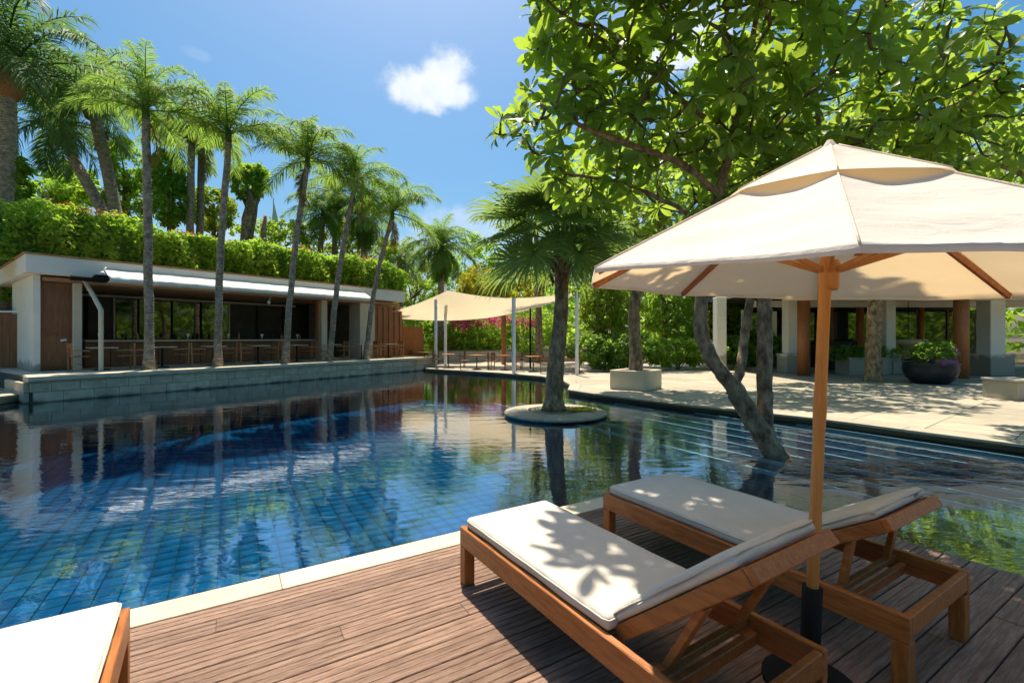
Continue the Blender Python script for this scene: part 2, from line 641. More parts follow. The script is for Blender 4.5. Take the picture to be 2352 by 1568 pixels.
MT['palm_dark'] = leaf_mat("palm_leaf_deep", (0.039, 0.101, 0.044, 1), (0.111, 0.208, 0.072, 1), (0.234, 0.416, 0.091, 1), .42, .55, .18)
MT['palm_fresh'] = leaf_mat("palm_leaf_fresh", (0.084, 0.168, 0.030, 1), (0.204, 0.324, 0.060, 1), (0.432, 0.576, 0.072, 1), .45, .55, .18)  # fresher, yellower leaf colour
MT['palm_dry'] = leaf_mat("palm_leaf_dry", (.17, .14, .04, 1), (.30, .26, .08, 1), (.5, .42, .1, 1), .4, .65, .15)
MT['fan'] = leaf_mat("fan_leaf", (.05, .118, .034, 1), (.15, .25, .058, 1), (.38, .55, .10, 1), .45, .5, .25)
MT['frangi'] = leaf_mat("frangipani_leaf", (.055, .125, .024, 1), (.20, .315, .055, 1), (.56, .76, .07, 1), .53, .4, .4)
MT['frangi_o'] = leaf_mat("frangipani_leaf_single", (.055, .125, .024, 1), (.20, .315, .055, 1), (.56, .76, .07, 1), .53, .4, .4, rnd_obj=True)
MT['broad'] = leaf_mat("broad_leaf", (0.081, 0.182, 0.027, 1), (0.230, 0.378, 0.049, 1), (0.648, 0.891, 0.081, 1), .54, .5, .25)
MT['broad_dk'] = leaf_mat("broad_leaf_deep", (0.053, 0.140, 0.028, 1), (0.161, 0.301, 0.050, 1), (0.448, 0.672, 0.084, 1), .5, .5, .25)
MT['yellowgreen'] = leaf_mat("yellow_green_leaf", (.15, .19, .016, 1), (.38, .36, .03, 1), (.62, .56, .04, 1), .5, .55, .2)
MT['lime'] = leaf_mat("lime_leaf", (0.108, 0.216, 0.022, 1), (0.288, 0.396, 0.042, 1), (0.576, 0.720, 0.060, 1), .5, .55, .2)
MT['hedge'] = leaf_mat("hedge_leaf", (0.081, 0.189, 0.024, 1), (0.297, 0.486, 0.049, 1), (0.621, 0.891, 0.074, 1), .5, .5, .25)
MT['orange'] = leaf_mat("orange_blossom", (.42, .13, .03, 1), (.55, .26, .05, 1), (.7, .3, .06, 1), .4, .6, .2)
MT['pink'] = leaf_mat("pink_blossom", (.42, .05, .12, 1), (.62, .12, .26, 1), (.8, .2, .3, 1), .4, .6, .2)
MT['purple'] = leaf_mat("mauve_blossom", (.35, .16, .32, 1), (.55, .32, .5, 1), (.6, .3, .5, 1), .4, .6, .2)
MT['yellow'] = leaf_mat("yellow_petal", (.62, .50, .02, 1), (.75, .66, .06, 1), (.8, .7, .1, 1), .3, .6, .2)
MT['water'] = water_mat()

# ------------------------------------------------------------------ the setting: ground, pool, deck, terraces
WZ, TZ = -.12, .03                                 # water level, right terrace level
SHORE = [(7.78, 7.04), (6.95, 8.22), (6.14, 9.38), (5.2, 10.35), (4.32, 11.1), (3.6, 12.0), (2.9, 12.85), (2.3, 13.6), (1.78, 14.45),
         (2.05, 16.0), (1.95, 17.7), (1.31, 19.4), (-.81, 21.6), (-4.47, 24.3)]
c0 = DK(-14, 3.6)
c1 = DK(4.72, 3.6)
c2 = DK(4.72, -8)
LEDGE = Frame((-12.73, 12.74), (.545, .838))
le = LEDGE(15.4, 0, 0)
POOL = [tuple(c0[:2]), tuple(c1[:2]), tuple(c2[:2]), (17, -5), (12.2, 1.7)] + SHORE + [tuple(le[:2]), (-12.73, 12.74), (-13.55, 12.9), (-13.5, 10)]


def inside(p, poly):
    x, y = p
    c = False
    j = len(poly) - 1
    for i in range(len(poly)):
        xi, yi = poly[i]
        xj, yj = poly[j]
        if (yi > y) != (yj > y) and x < (xj - xi) * (y - yi) / (yj - yi) + xi:
            c = not c
        j = i
    return c


def clip(poly, a, b):
    """keep the part of poly left of the line a->b"""
    out = []
    n = len(poly)
    f = lambda p: (b[0] - a[0]) * (p[1] - a[1]) - (b[1] - a[1]) * (p[0] - a[0])
    for i in range(n):
        p, q = poly[i], poly[(i + 1) % n]
        fp, fq = f(p), f(q)
        if fp >= 0:
            out.append(p)
        if (fp >= 0) != (fq >= 0):
            t = fp / (fp - fq)
            out.append((p[0] + t * (q[0] - p[0]), p[1] + t * (q[1] - p[1])))
    return out


def area(p):
    return .5 * sum(p[i][0] * p[(i + 1) % len(p)][1] - p[(i + 1) % len(p)][0] * p[i][1] for i in range(len(p)))


def ground_sheet():
    """one sheet to the horizon, with the pool basin left open"""
    bm = bmesh.new()
    def loop(pts, z):
        vs_ = [bm.verts.new((x, y, z)) for x, y in pts]
        return [bm.edges.new((vs_[i], vs_[(i + 1) % len(vs_)])) for i in range(len(vs_))]
    e = loop([(-900, -900), (900, -900), (900, 1800), (-900, 1800)], -.06) + loop(POOL, -.06)
    bmesh.ops.triangle_fill(bm, edges=e, use_beauty=True)
    bad = [f for f in bm.faces if inside(f.calc_center_median()[:2], POOL)]
    bmesh.ops.delete(bm, geom=bad, context='FACES')
    bmesh.ops.recalc_face_normals(bm, faces=bm.faces)
    for f in bm.faces:
        if f.normal.z < 0:
            f.normal_flip()
    me = bpy.data.meshes.new("ground")
    bm.to_mesh(me)
    bm.free()
    me.materials.append(MT['soil'])
    o = link("ground", me)
    tag(o, kind='structure')


ground_sheet()

# pool basin
basin = MB()
basin.add([(-18, -9, -1.62), (20, -9, -1.62), (20, 27, -1.62), (-18, 27, -1.62)], [(0, 1, 2, 3)])
basin = basin.obj("pool_floor", MT['tilebase'])
tag(basin, kind='structure')
wl = MB()
for i in range(len(POOL)):
    a, b = POOL[i], POOL[(i + 1) % len(POOL)]
    wl.add([(a[0], a[1], -1.62), (b[0], b[1], -1.62), (b[0], b[1], -.10), (a[0], a[1], -.10)], [(3, 2, 1, 0)])
tag(wl.obj("pool_wall", MT['slab_dark']), kind='structure')
wp = MB()
bmw = bmesh.new()
f = bmw.faces.new([bmw.verts.new((x, y, WZ)) for x, y in POOL])
bmesh.ops.triangulate(bmw, faces=[f])
for f in bmw.faces:
    if f.normal.z < 0:
        f.normal_flip()
mw_ = bpy.data.meshes.new("pool_water")
bmw.to_mesh(mw_)
bmw.free()
mw_.materials.append(MT['water'])
tag(link("pool_water", mw_), kind='structure')

# floor tiles of the deep part (0.42 m squares, laid with the deck), the 300 that show largest are pieces of their own
TS = .26
tile_mesh = MB().box((-TS / 2 + .008, -TS / 2 + .008, 0), (TS / 2 - .008, TS / 2 - .008, .012)).mesh("tile", MT['tile'])
cells = []
ang = math.atan2(.521, .853)
for i in range(-82, 72):
    for j in range(0, 112):
        p = DK(i * TS, 3.3 + j * TS + .3)
        if inside(p[:2], POOL) and p[1] > .5:
            d = p[0] * .853 + p[1] * .521
            if d > 7.2 and p[0] > 1.0:
                continue
            u = CU + F * p[0] / p[1]
            vis = -60 < u < 2420
            cells.append((int(vis), 1 / (p[1] ** 3 + .1), p))
cells.sort(key=lambda c: (-c[0], -c[1]))
for k, (vis, w, p) in enumerate(cells[:300]):
    o = link("tile", tile_mesh, basin, (p[0], p[1], -1.60))
    o.rotation_euler = (0, 0, ang)
pos = np.array([c[2] for c in cells[300:]])
pos[:, 2] = -1.60
rt = np.tile(np.array([[math.cos(ang), -math.sin(ang), 0], [math.sin(ang), math.cos(ang), 0], [0, 0, 1]]), (len(pos), 1, 1))
h = TS / 2 - .008
o = link("tile_field", field_mesh("tile_field", [(-h, -h, .012), (h, -h, .012), (h, h, .012), (-h, h, .012), (-h, -h, 0), (h, -h, 0), (h, h, 0), (-h, h, 0)],
         [(0, 1, 2, 3), (4, 5, 1, 0), (5, 6, 2, 1), (6, 7, 3, 2), (7, 4, 0, 3)], pos, rt, MT['tile']), basin)
tag(o, kind='stuff')

# shallow shelf on the right: long dark slabs with pale joints
sh = MB()
SHD0, SHD1 = 5.6, 18.0
sh_poly = POOL
sh_poly = clip(sh_poly, DK(SHD0, 20)[:2], DK(SHD0, -20)[:2])
sh_poly = clip(sh_poly, (40, 12.6), (-40, 12.6))
shelf = MB().prism(sh_poly[::1] if area(sh_poly) > 0 else sh_poly[::-1], -1.6, -.20)
shelf = shelf.obj("pool_shelf", MT['slab_dark'])
tag(shelf, kind='structure')
SW = .56
k = 0
d = SHD0
while d < SHD1:
    q = clip(sh_poly, DK(d + .026, 20)[:2], DK(d + .026, -20)[:2])
    if len(q) > 2:
        q = clip(q, DK(d + SW - .026, -20)[:2], DK(d + SW - .026, 20)[:2])
    # split lengthwise
    n = -6.0 + (k % 2) * 1.3
    while n < 16 and len(q) > 2:
        r = clip(q, DK(-30, n + .008)[:2], DK(30, n + .008)[:2])
        if len(r) > 2:
            r = clip(r, DK(30, n + 2.592)[:2], DK(-30, n + 2.592)[:2])
        if len(r) > 2 and abs(area(r)) > .05:
            if area(r) < 0:
                r = r[::-1]
            MB().prism(r, -.20, -.178).obj("slab", MT['slab_dark'], shelf)
        n += 2.6
    # slim pale ridge between two rows of slabs, just breaking the surface
    rq = clip(sh_poly, DK(d + SW - .022, 20)[:2], DK(d + SW - .022, -20)[:2])
    if len(rq) > 2:
        rq = clip(rq, DK(d + SW + .022, -20)[:2], DK(d + SW + .022, 20)[:2])
    if len(rq) > 2 and abs(area(rq)) > .02:
        MB().prism(rq if area(rq) > 0 else rq[::-1], -.2, WZ - .012).obj("ridge_strip", MT['grout'], shelf)
    d += SW
    k += 1

# timber deck
deck = MB()
dp = [DK(-14, -8), DK(4.70, -8), DK(4.70, 3.38), DK(-14, 3.38)]
deck.prism([p[:2] for p in dp], -.35, -.045)
deck = deck.obj("deck", MT['core'])
tag(deck, kind='structure')
BW = .148


def board_mesh(L):
    # grooved plank: long axis x, two shallow grooves
    h, g = BW / 2 - .004, .004
    prof = [(-h, -.03), (-h, -.004), (-h + g, 0), (-.030, 0), (-.026, -.004), (-.020, -.004), (-.016, 0), (.016, 0), (.020, -.004), (.026, -.004), (.030, 0), (h - g, 0), (h, -.004), (h, -.03)]
    n = len(prof)
    V = [(x, y, z) for x in (0, L) for y, z in prof]
    Fc = [(i, i + n, i + 1 + n, i + 1) for i in range(n - 1)] + [tuple(range(n)), tuple(range(2 * n - 1, n - 1, -1))]
    return MB().add(V, [tuple(reversed(f)) for f in Fc]).mesh("deck_board", MT['deck'])


bmesh_cache = {}
row = 0
n = 3.38 - BW / 2
while n > -2.2:
    d = -4.6 - random.uniform(0, 1.5)
    if row % 2 == 0:
        d -= 1.1
    while d < 4.70:
        Ln = random.choice([2.4, 2.9, 3.4])
        Ln = round(min(Ln, 4.70 - d), 3)
        if Ln < .05:
            break
        if Ln not in bmesh_cache:
            bmesh_cache[Ln] = board_mesh(Ln - .004)
        p = DK(d, n, random.uniform(-.0015, .0015))
        o = link("deck_board", bmesh_cache[Ln], deck, p)
        o.rotation_euler = (0, 0, ang)
        d += Ln
    n -= BW
    row += 1
dw = MB().prism([DK(-14, -8)[:2], DK(4.7, -8)[:2], DK(4.7, n + BW / 2)[:2], DK(-14, n + BW / 2)[:2]], -.044, -.002)
o = dw.obj("deck_board_field", MT['deck'], deck)
tag(o, kind='stuff')

# sandstone coping along the near edge
cop = MB().prism([DK(-14, 3.40)[:2], DK(4.6, 3.40)[:2], DK(4.6, 3.59)[:2], DK(-14, 3.59)[:2]], -.5, -.03).obj("pool_coping", MT['core'])
tag(cop, kind='structure')
d = -9.0
while d < 4.7:
    Ln = min(1.55, 4.72 - d)
    MB().prism([DK(d + .002, 3.385)[:2], DK(d + Ln - .002, 3.385)[:2], DK(d + Ln - .002, 3.61)[:2], DK(d + .002, 3.61)[:2]], -.028, .004).obj("coping_stone", MT['coping'], cop, bevel=.004)
    d += 1.55

# right terrace: travertine paving on a solid base, following the curved shore
TER = SHORE[:12] + [(3.5, 23.5), (8, 27), (30, 27), (30, 2.0), (16, -3.0), (12.2, 1.7)]
base = MB().prism(TER if area(TER) > 0 else TER[::-1], -1.6, TZ - .05).obj("terrace", MT['traver_edge'])
tag(base, kind='structure')
# projecting nosing along the shore
edge = np.array(SHORE[:12])
edge = np.vstack([[(12.2, 1.7)], edge])
tn = unit(np.gradient(edge, axis=0))
nrm = np.stack([-tn[:, 1], tn[:, 0]], 1)          # towards the water side
ctr = np.array([-2, 8.0])
nrm *= np.sign(((ctr - edge) * nrm).sum(1))[:, None]
for i in range(len(edge) - 1):
    a, b = edge[i], edge[i + 1]
    na, nb = nrm[i], nrm[i + 1]
    seg = max(1, int(np.linalg.norm(b - a) / 1.1))
    for s_ in range(seg):
        t0, t1 = s_ / seg, (s_ + 1) / seg
        p0, p1 = a + (b - a) * t0, a + (b - a) * t1
        m0, m1 = na + (nb - na) * t0, na + (nb - na) * t1
        q = [tuple(p0 + m0 * .05), tuple(p1 + m1 * .05), tuple(p1 - m1 * .33), tuple(p0 - m0 * .33)]
        if area(q) < 0:
            q = q[::-1]
        q = [((x - sum(z[0] for z in q) / 4) * .994 + sum(z[0] for z in q) / 4, (y - sum(z[1] for z in q) / 4) * .994 + sum(z[1] for z in q) / 4) for x, y in q]
        MB().prism(q, TZ - .045, TZ + .004).obj("edge_stone", MT['traver'], base, bevel=.006)
inner = [tuple(p - m * .335) for p, m in zip(edge, nrm)]
TIN = inner + TER[12:-1]
if area(TIN) < 0:
    TIN = TIN[::-1]
PS = 1.1
pf = Frame((0, 0), (-.60, .80))
for i in range(-28, 32):
    for j in range(-38, 8):
        a0, b0 = i * PS, j * PS
        cell = [tuple(pf(a, b, 0)[:2]) for a, b in ((a0 + .007, b0 + .007), (a0 + PS - .007, b0 + .007), (a0 + PS - .007, b0 + PS - .007), (a0 + .007, b0 + PS - .007))]
        q = TIN
        for k in range(4):
            q = clip(q, cell[k], cell[(k + 1) % 4])
            if len(q) < 3:
                break
        if len(q) > 2 and area(q) > .02:
            cx = sum(p[0] for p in q) / len(q)
            cy = sum(p[1] for p in q) / len(q)
            if cy < 3 or cx / cy > 1.35:
                continue
            MB().prism(q, TZ - .04, TZ + random.uniform(-.001, .001)).obj("paving_slab", MT['traver'], base)
MB().prism([(12.3, 1.8), (16, -2.9), (29.9, 2.1), (29.9, 22)], TZ - .049, TZ - .006).obj("paving_field", MT['traver'], base)["kind"] = "stuff"

# far dining terrace beyond the pool
FAR = [SHORE[11], SHORE[12], SHORE[13], (-4.9, 25.4), (-7, 32), (2, 36), (8, 30), (8.5, 27.05), (7.9, 27.0), (3.45, 23.5)]
fo = MB().prism(FAR if area(FAR) > 0 else FAR[::-1], -1.6, TZ - .03).obj("dining_terrace", MT['traver_edge'])
tag(fo, kind='structure')
fin = FAR if area(FAR) > 0 else FAR[::-1]
for i in range(-12, 30):
    for j in range(-30, 20):
        a0, b0 = i * 1.6, j * 1.6
        cell = [tuple(pf(a, b, 0)[:2]) for a, b in ((a0 + .005, b0 + .005), (a0 + 1.595, b0 + .005), (a0 + 1.595, b0 + 1.595), (a0 + .005, b0 + 1.595))]
        q = fin
        for k in range(4):
            q = clip(q, cell[k], cell[(k + 1) % 4])
            if len(q) < 3:
                break
        if len(q) > 2 and area(q) > .05:
            MB().prism(q, TZ - .028, TZ + .002).obj("paving_slab", MT['traver'], fo)

# raised bar terrace on the left with its stone retaining wall
BT = .60
ut = MB().box((-.35, .10, -1.6), (15.35, 9, BT - .03), LEDGE).obj("bar_terrace", MT['core'])
tag(ut, kind='structure')
pv = 0
a = -.3
while a < 15.2:
    for b0 in np.arange(.47, 7, 1.1):
        MB().box((a + .003, b0 + .003, BT - .028), (min(a + 1.1, 15.3) - .003, b0 + 1.097, BT - .006), LEDGE).obj("paving_slab", MT['cap'], ut)
    a += 1.1
wall = empty("retaining_wall", LEDGE(0, 0, WZ))
tag(wall, "low weathered stone retaining wall holding up the bar terrace beside the pool", "wall")
wall_inv = Matrix.Translation(-wall.location)


def at_root(o, root):
    o.parent = root
    o.matrix_parent_inverse = root.matrix_basis.inverted()
    return o


for r_, (z0, z1) in enumerate(((-.5, -.11), (-.105, .165), (.17, .43))):
    a = -.30 + (0 if r_ % 2 else -.28)
    while a < 15.35:
        ln = random.uniform(.52, .72)
        a1 = min(a + ln, 15.40)
        if a1 > -.28:
            pr = random.uniform(0, .012)
            at_root(MB().box((max(a, -.36) + .004, -.012 - pr, z0 + .002), (a1 - .004, .098, z1 - .002), LEDGE).obj("block", MT['block'], bevel=.008), wall)
        a += ln
a = -.42
while a < 15.4:
    a1 = min(a + 2.05, 15.45)
    m = MB().box((a + .004, -.10, .475), (a1 - .004, .46, BT), LEDGE)
    m.box((a + .004, -.055, .432), (a1 - .004, .46, .474), LEDGE)
    at_root(m.obj("cap_stone", MT['cap'], bevel=.012), wall)
    a += 2.05
# left end of the wall and low landing slab beside it
for r_, (z0, z1) in enumerate(((-.5, -.11), (-.105, .165), (.17, .43))):
    for k in range(3):
        at_root(MB().box((-.47, .10 + k * .7, z0 + .002), (-.36, .10 + (k + 1) * .7 - .008, z1 - .002), LEDGE).obj("block", MT['block'], bevel=.008), wall)
lnd = MB().prism([(-13.58, 12.95), (-13.48, 10.0), (-13.6, -4), (-30, -4), (-30, 17), (-16.2, 14.6), (-13.75, 13.1)][::-1], -1.6, .02)
lnd = lnd.obj("landing", MT['block'])
tag(lnd, kind='structure')
MB().prism([(-13.5, 13.1), (-13.35, 10.02), (-13.45, -3.9), (-29.9, -3.9), (-29.9, 16.9), (-16.2, 14.5), (-13.7, 13.25)][::-1], .024, .11).obj("landing_slab", MT['traver'], lnd, bevel=.01)

# ------------------------------------------------------------------ the bar pavilion on the left
BLD = Frame((-14.77, 14.3), (.6, .8))
bar = empty("bar_pavilion", BLD(0, 0, BT))
tag(bar, "long low white flat roofed poolside bar with open front behind the row of palms", "building")
BI = bar.matrix_basis.copy()


def bpart(mb, name, m, parent=None, **kw):
    o = mb.obj(name, m, **kw)
    at_root(o, bar)
    if parent:                                    # sub-part
        o.parent = parent
        o.matrix_parent_inverse = Matrix.Identity(4)
        o.matrix_basis = Matrix.Identity(4)
        o.location = (0, 0, 0)
    return o


def aU(u, b=0):
    return BLD.a_of_u(u, b)


AE = 14.3
bpart(MB().box((-.22, -.40, 3.61), (AE, 6, 4.17), BLD), "roof", MT['white'], bevel=.015)
bpart(MB().box((-.26, -.44, 4.172), (AE + .04, 6.04, 4.215), BLD), "roof_flashing", MT['copper'])
bpart(MB().box((0, 0, BT - .2), (.16, 4.2, 3.60), BLD), "end_wall", MT['white'])
bpart(MB().box((.20, -.05, 3.42), (AE - .1, 3.2, 3.55), BLD), "ceiling", MT['soffit'])
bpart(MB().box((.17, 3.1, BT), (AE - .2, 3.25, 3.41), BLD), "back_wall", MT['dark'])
# brown service door
d0, d1 = aU(84, .12), aU(165, .12)
dr = bpart(MB().box((d0, .10, BT + .02), (d1, .16, 3.40), BLD), "door", MT['brown'])
bpart(MB().box((d0 - .05, .06, BT), (d0 - .003, .2, 3.40), BLD), "door_frame", MT['cream'])
bpart(MB().tube([BLD(d1 - .28, .05, 1.55), BLD(d1 - .14, .03, 1.58)], .03, 8), "door_handle", MT['whitepole'])
bpart(MB().box((d0 + .08, .085, 1.2 + BT), (d1 - .08, .098, 3.2), BLD), "door_panel", MT['brown'])
bpart(MB().box((d0 + .08, .085, BT + .15), (d1 - .08, .098, BT + 1.1), BLD), "door_panel", MT['brown'])
# columns
for (u0, u1, b0, b1) in ((168, 189, -.05, .35), (739, 752, -.05, .4), (827, 861, -.05, .9)):
    bpart(MB().box((aU(u0, b0), b0, BT - .02), (aU(u1, b0), b1, 3.415), BLD), "column", MT['cream'], bevel=.012)
bpart(MB().box((aU(728, .2), .2, BT), (aU(738, .2), .35, 3.41), BLD), "timber_jamb", MT['orange_wood'])
bpart(MB().box((aU(863, 0), .1, BT), (aU(918, .3), .2, 3.35), BLD), "timber_screen", MT['orange_wood'])
for k in range(5):
    a_ = aU(863, 0) + (aU(918, .3) - aU(863, 0)) * (k + .5) / 5
    bpart(MB().box((a_ - .02, .06, BT + .05), (a_ + .02, .098, 3.3), BLD), "screen_batten", MT['brown'])
# counter with timber front
ca0, ca1 = aU(193, 1.1), aU(724, 1.1)
bpart(MB().box((ca0, .95, 1.50), (ca1, 1.75, 1.56), BLD), "counter_top", MT['cream'], bevel=.01)
npan = 12
for k in range(npan):
    w = (ca1 - ca0) / npan
    bpart(MB().box((ca0 + k * w + .01, 1.1, BT), (ca0 + (k + 1) * w - .01, 1.16, 1.498), BLD), "counter_panel", MT['brown'])
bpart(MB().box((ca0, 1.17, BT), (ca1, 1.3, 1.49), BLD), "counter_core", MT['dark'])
# windows at the back: mullions and dark reflecting panes
us = [200, 262, 318, 395, 462, 526, 590, 650, 714]
for i in range(len(us) - 1):
    a0, a1 = aU(us[i], 3.0), aU(us[i + 1], 3.0)
    w_ = bpart(MB().box((a0 + .03, 3.02, 1.60), (a1 - .03, 3.05, 3.22), BLD), "window_pane", MT['glass' if 1 <= i <= 4 else 'dark'])
    bpart(MB().box((a0 - .025, 2.96, 1.4), (a0 + .025, 3.09, 3.3), BLD), "mullion", MT['cream' if i in (1, 5) else 'black'])
bpart(MB().box((ca0, 2.95, 3.225), (ca1, 3.09, 3.30), BLD), "window_head", MT['cream'])
bpart(MB().box((ca0, 2.93, 1.52), (ca1, 3.09, 1.60), BLD), "window_sill", MT['brown'])
# bar shelf, back counter
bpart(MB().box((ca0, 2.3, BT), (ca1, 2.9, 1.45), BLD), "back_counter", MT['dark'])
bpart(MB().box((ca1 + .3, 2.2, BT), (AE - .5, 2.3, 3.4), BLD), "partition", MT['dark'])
# awning
w0, w1 = aU(240, -.5), aU(838, -.5)
aw = MB()
nA = 40
for k in range(nA + 1):
    a_ = w0 + (w1 - w0) * k / nA
    for (b_, z_) in ((-.42, 3.93), (-.66, 3.80), (-.90, 3.68), (-1.12, 3.58), (-1.13, 3.47)):
        aw.v.append(np.array([BLD(a_, b_, z_ + .012 * math.sin(k * 1.9) * (b_ < -.5))]))
        aw.n += 1
for k in range(nA):
    for j in range(4):
        i0 = k * 5 + j
        aw.f.append((i0, i0 + 1, i0 + 6, i0 + 5))
bpart(aw, "awning", MT['awning'], smooth=True)
bpart(MB().tube([BLD(w0, -1.11, 3.46), BLD(w1, -1.11, 3.46)], .035, 8), "awning_bar", MT['cream'])
bpart(MB().box((w0, -.96, 3.44), (w1, -.41, 3.47), BLD), "awning_soffit", MT['cream'])
# black bracket and lamp at the awning's left end
bx0 = aU(160, -.5)
bpart(MB().box((bx0, -.7, 3.46), (w0 + .05, -.42, 3.60), BLD), "awning_bracket", MT['black'], bevel=.03)
bpart(MB().box((w0 - .35, -.95, 3.44), (w0 + .08, -.5, 3.66), BLD), "awning_motor", MT['black'], bevel=.06, bseg=2)
for uu in (232, 628):
    s_ = MB().lathe([(.02, 0), (.06, .04), (.07, .11), (.03, .15)], 12)
    s_.tube([(0, 0, .13), (0, .08, .24), (.02, .13, .3)], .018, 6)
    o = s_.obj("security_lamp", MT['whitepole'], smooth=True)
    p = BLD(aU(uu, -.6), -.75 if uu < 300 else -.2, 3.64 if uu < 300 else 3.08)
    o.location = p
    at_root(o, bar)
# things along the counter and back shelf
def bottle(p, h, r, m):
    return MB().lathe([(r, 0), (r, h * .55), (r * .4, h * .72), (r * .38, h)], 10, p)
gk = 0
for a_ in np.linspace(ca0 + .6, ca1 - .5, 17):
    p = BLD(a_ + random.uniform(-.2, .2), 1.35 + random.uniform(-.1, .2), 1.561)
    if gk % 3 == 0:
        o = MB().lathe([(.05, 0), (.012, .01), (.012, .1), (.05, .14), (.06, .24), (.05, .25)], 10, p).obj("wine_glass", MT['whitepole'], smooth=True)
        tag(o, "stemmed glass on the bar counter, number %s along it from the cream column" % ["one", "two", "three", "four", "five", "six"][gk // 3], "glass", "glasses on the bar counter")
    else:
        o = bottle(p, random.uniform(.26, .34), .042, None).obj("bottle", MT['dark'] if gk % 2 else MT['copper'], smooth=True)
        tag(o, "bottle standing on the bar counter, %s in line from the cream column" % ["first", "second", "third", "fourth", "fifth", "sixth", "seventh", "eighth", "ninth", "tenth", "eleventh"][gk - gk // 3 - 1], "bottle", "bottles on the bar counter")
    gk += 1

# bent cream post standing on the wall in front of the bar
post = MB().tube([PX(232, 850, 14.75), PX(232, 780, 14.75), PX(232, 712, 14.75), PX(213, 676, 14.95), PX(194, 644, 15.15)], .065, 8).obj("bent_post", MT['cream'], smooth=False)
tag(post, "slim cream post bent at the top, reaching to the bar's black awning bracket", "post")

# ------------------------------------------------------------------ chairs and tables
def chair_proto(seatm, frm, back_h=.42):
    root = empty("terrace_chair")
    MB().box((-.22, -.21, .43), (.22, .21, .465)).obj("seat", seatm, root, bevel=.008)
    for x in (-.2, .2):
        MB().beam((x, -.19, 0), (x, -.19, .62), .035, .035).obj("leg", frm, root)
        MB().beam((x, .21, 0), (x, .24, .88), .035, .035).obj("leg", frm, root)
        MB().beam((x, -.20, .63), (x, .24, .64), .045, .03).obj("armrest", frm, root)
    b = MB()
    b.beam((-.2, .243, .80), (.2, .243, .80), .03, .14, (0, 0, 1))
    b.obj("backrest", seatm, root)
    for k in range(3):
        MB().beam((-.1 + .1 * k, .235, .46), (-.1 + .1 * k, .242, .74), .03, .012, (0, 1, 0)).obj("back_slat", seatm, root)
    MB().beam((-.2, 0, .2), (.2, 0, .2), .03, .03).obj("stretcher", frm, root)
    return root


def table_proto(topm, frm):
    root = empty("bistro_table")
    MB().box((-.34, -.34, .705), (.34, .34, .735)).obj("tabletop", topm, root, bevel=.006)
    MB().lathe([(.03, .04), (.03, .70)], 10).obj("pedestal", frm, root)
    MB().lathe([(.22, 0), (.22, .02), (.05, .045)], 16).obj("base", frm, root)
    return root


def copy_tree(o, loc, rz):
    c = o.copy()
    COL.objects.link(c)
    c.location = [float(x) for x in loc]
    c.rotation_euler = (0, 0, rz)
    for ch in o.children:
        d_ = ch.copy()
        COL.objects.link(d_)
        d_.parent = c
    return c


ORD = ["first", "second", "third", "fourth", "fifth", "sixth", "seventh", "eighth", "ninth", "tenth", "eleventh", "twelfth", "thirteenth", "fourteenth", "fifteenth", "sixteenth", "seventeenth", "eighteenth", "nineteenth", "twentieth"]
bang = math.atan2(.8, .6)
chp = chair_proto(MT['orange_wood'], MT['soffit'])
chp_used = False
tbp = table_proto(MT['cream'], MT['black'])
tb_used = False
ci = ti = 0
a = .95
while a < 13.4:
    b = -.62 - .03 * a * .5
    p = BLD(a + .55, b, BT - .004)
    if not tb_used:
        t = tbp
        t.location = p
        t.rotation_euler = (0, 0, bang)
        tb_used = True
    else:
        t = copy_tree(tbp, p, bang)
    tag(t, "small square bistro table in the bar row, %s from the brown door" % ORD[ti], "table", "tables in front of the bar")
    ti += 1
    for da, rz in ((0, bang + R(90)), (1.1, bang - R(90))):
        p = BLD(a + da, b + random.uniform(-.06, .06), BT - .004)
        rz += random.uniform(-.25, .25)
        if not chp_used:
            c = chp
            c.location = p
            c.rotation_euler = (0, 0, rz)
            chp_used = True
        else:
            c = copy_tree(chp, p, rz)
        tag(c, "wood seated chair with pale frame in the bar row, %s from the brown door" % ORD[ci], "chair", "chairs in front of the bar")
        ci += 1
    a += 1.62

# dining set under the shade sail
ch2 = chair_proto(MT['brown'], MT['brown'])
tb2 = table_proto(MT['orange_wood'], MT['brown'])
spots = [(1030, 847, 'l'), (1095, 851, 'c'), (1160, 852, 'r'), (1225, 856, 's'), (1285, 861, 't'), (975, 838, 'q')]
ci = ti = 0
used_c = used_t = False
for (u, v, _) in spots:
    p = PZ(u, v, TZ + .003)
    p = p * np.array([1, 1, 1])
    p[:2] *= 1.04
    if not used_t:
        t = tb2
        t.location = p
        used_t = True
    else:
        t = copy_tree(tb2, p, random.uniform(0, 1.5))
    tag(t, "brown dining table near the shade sail, %s counted from the left" % ORD[ti] if ti < 5 else "brown dining table between the bar wall and the leftmost white sail pole", "table", "dining tables at the far end")
    ti += 1
    for dx in (-.62, .62):
        q = p + np.array([dx, .1 + random.uniform(-.15, .15), 0])
        rz = R(90) if dx < 0 else R(-90)
        if not used_c:
            c = ch2
            c.location = q
            c.rotation_euler = (0, 0, rz)
            used_c = True
        else:
            c = copy_tree(ch2, q, rz + random.uniform(-.4, .4))
        tag(c, "dark brown dining chair by the far shade sail, %s of its table pair, %s table" % ("left" if dx < 0 else "right", ORD[ti - 1]), "chair", "dining chairs at the far end")
        ci += 1

# ------------------------------------------------------------------ shade sail and its poles
def pole(u, vt, vb, Y, r, m, label):
    b_ = PX(u, vb, Y)
    b_[2] = TZ
    t_ = PX(u, vt, Y)
    o = MB().tube([b_, t_], r, 12).obj("sail_pole", m, smooth=False)
    tag(o, label, "pole")
    return t_


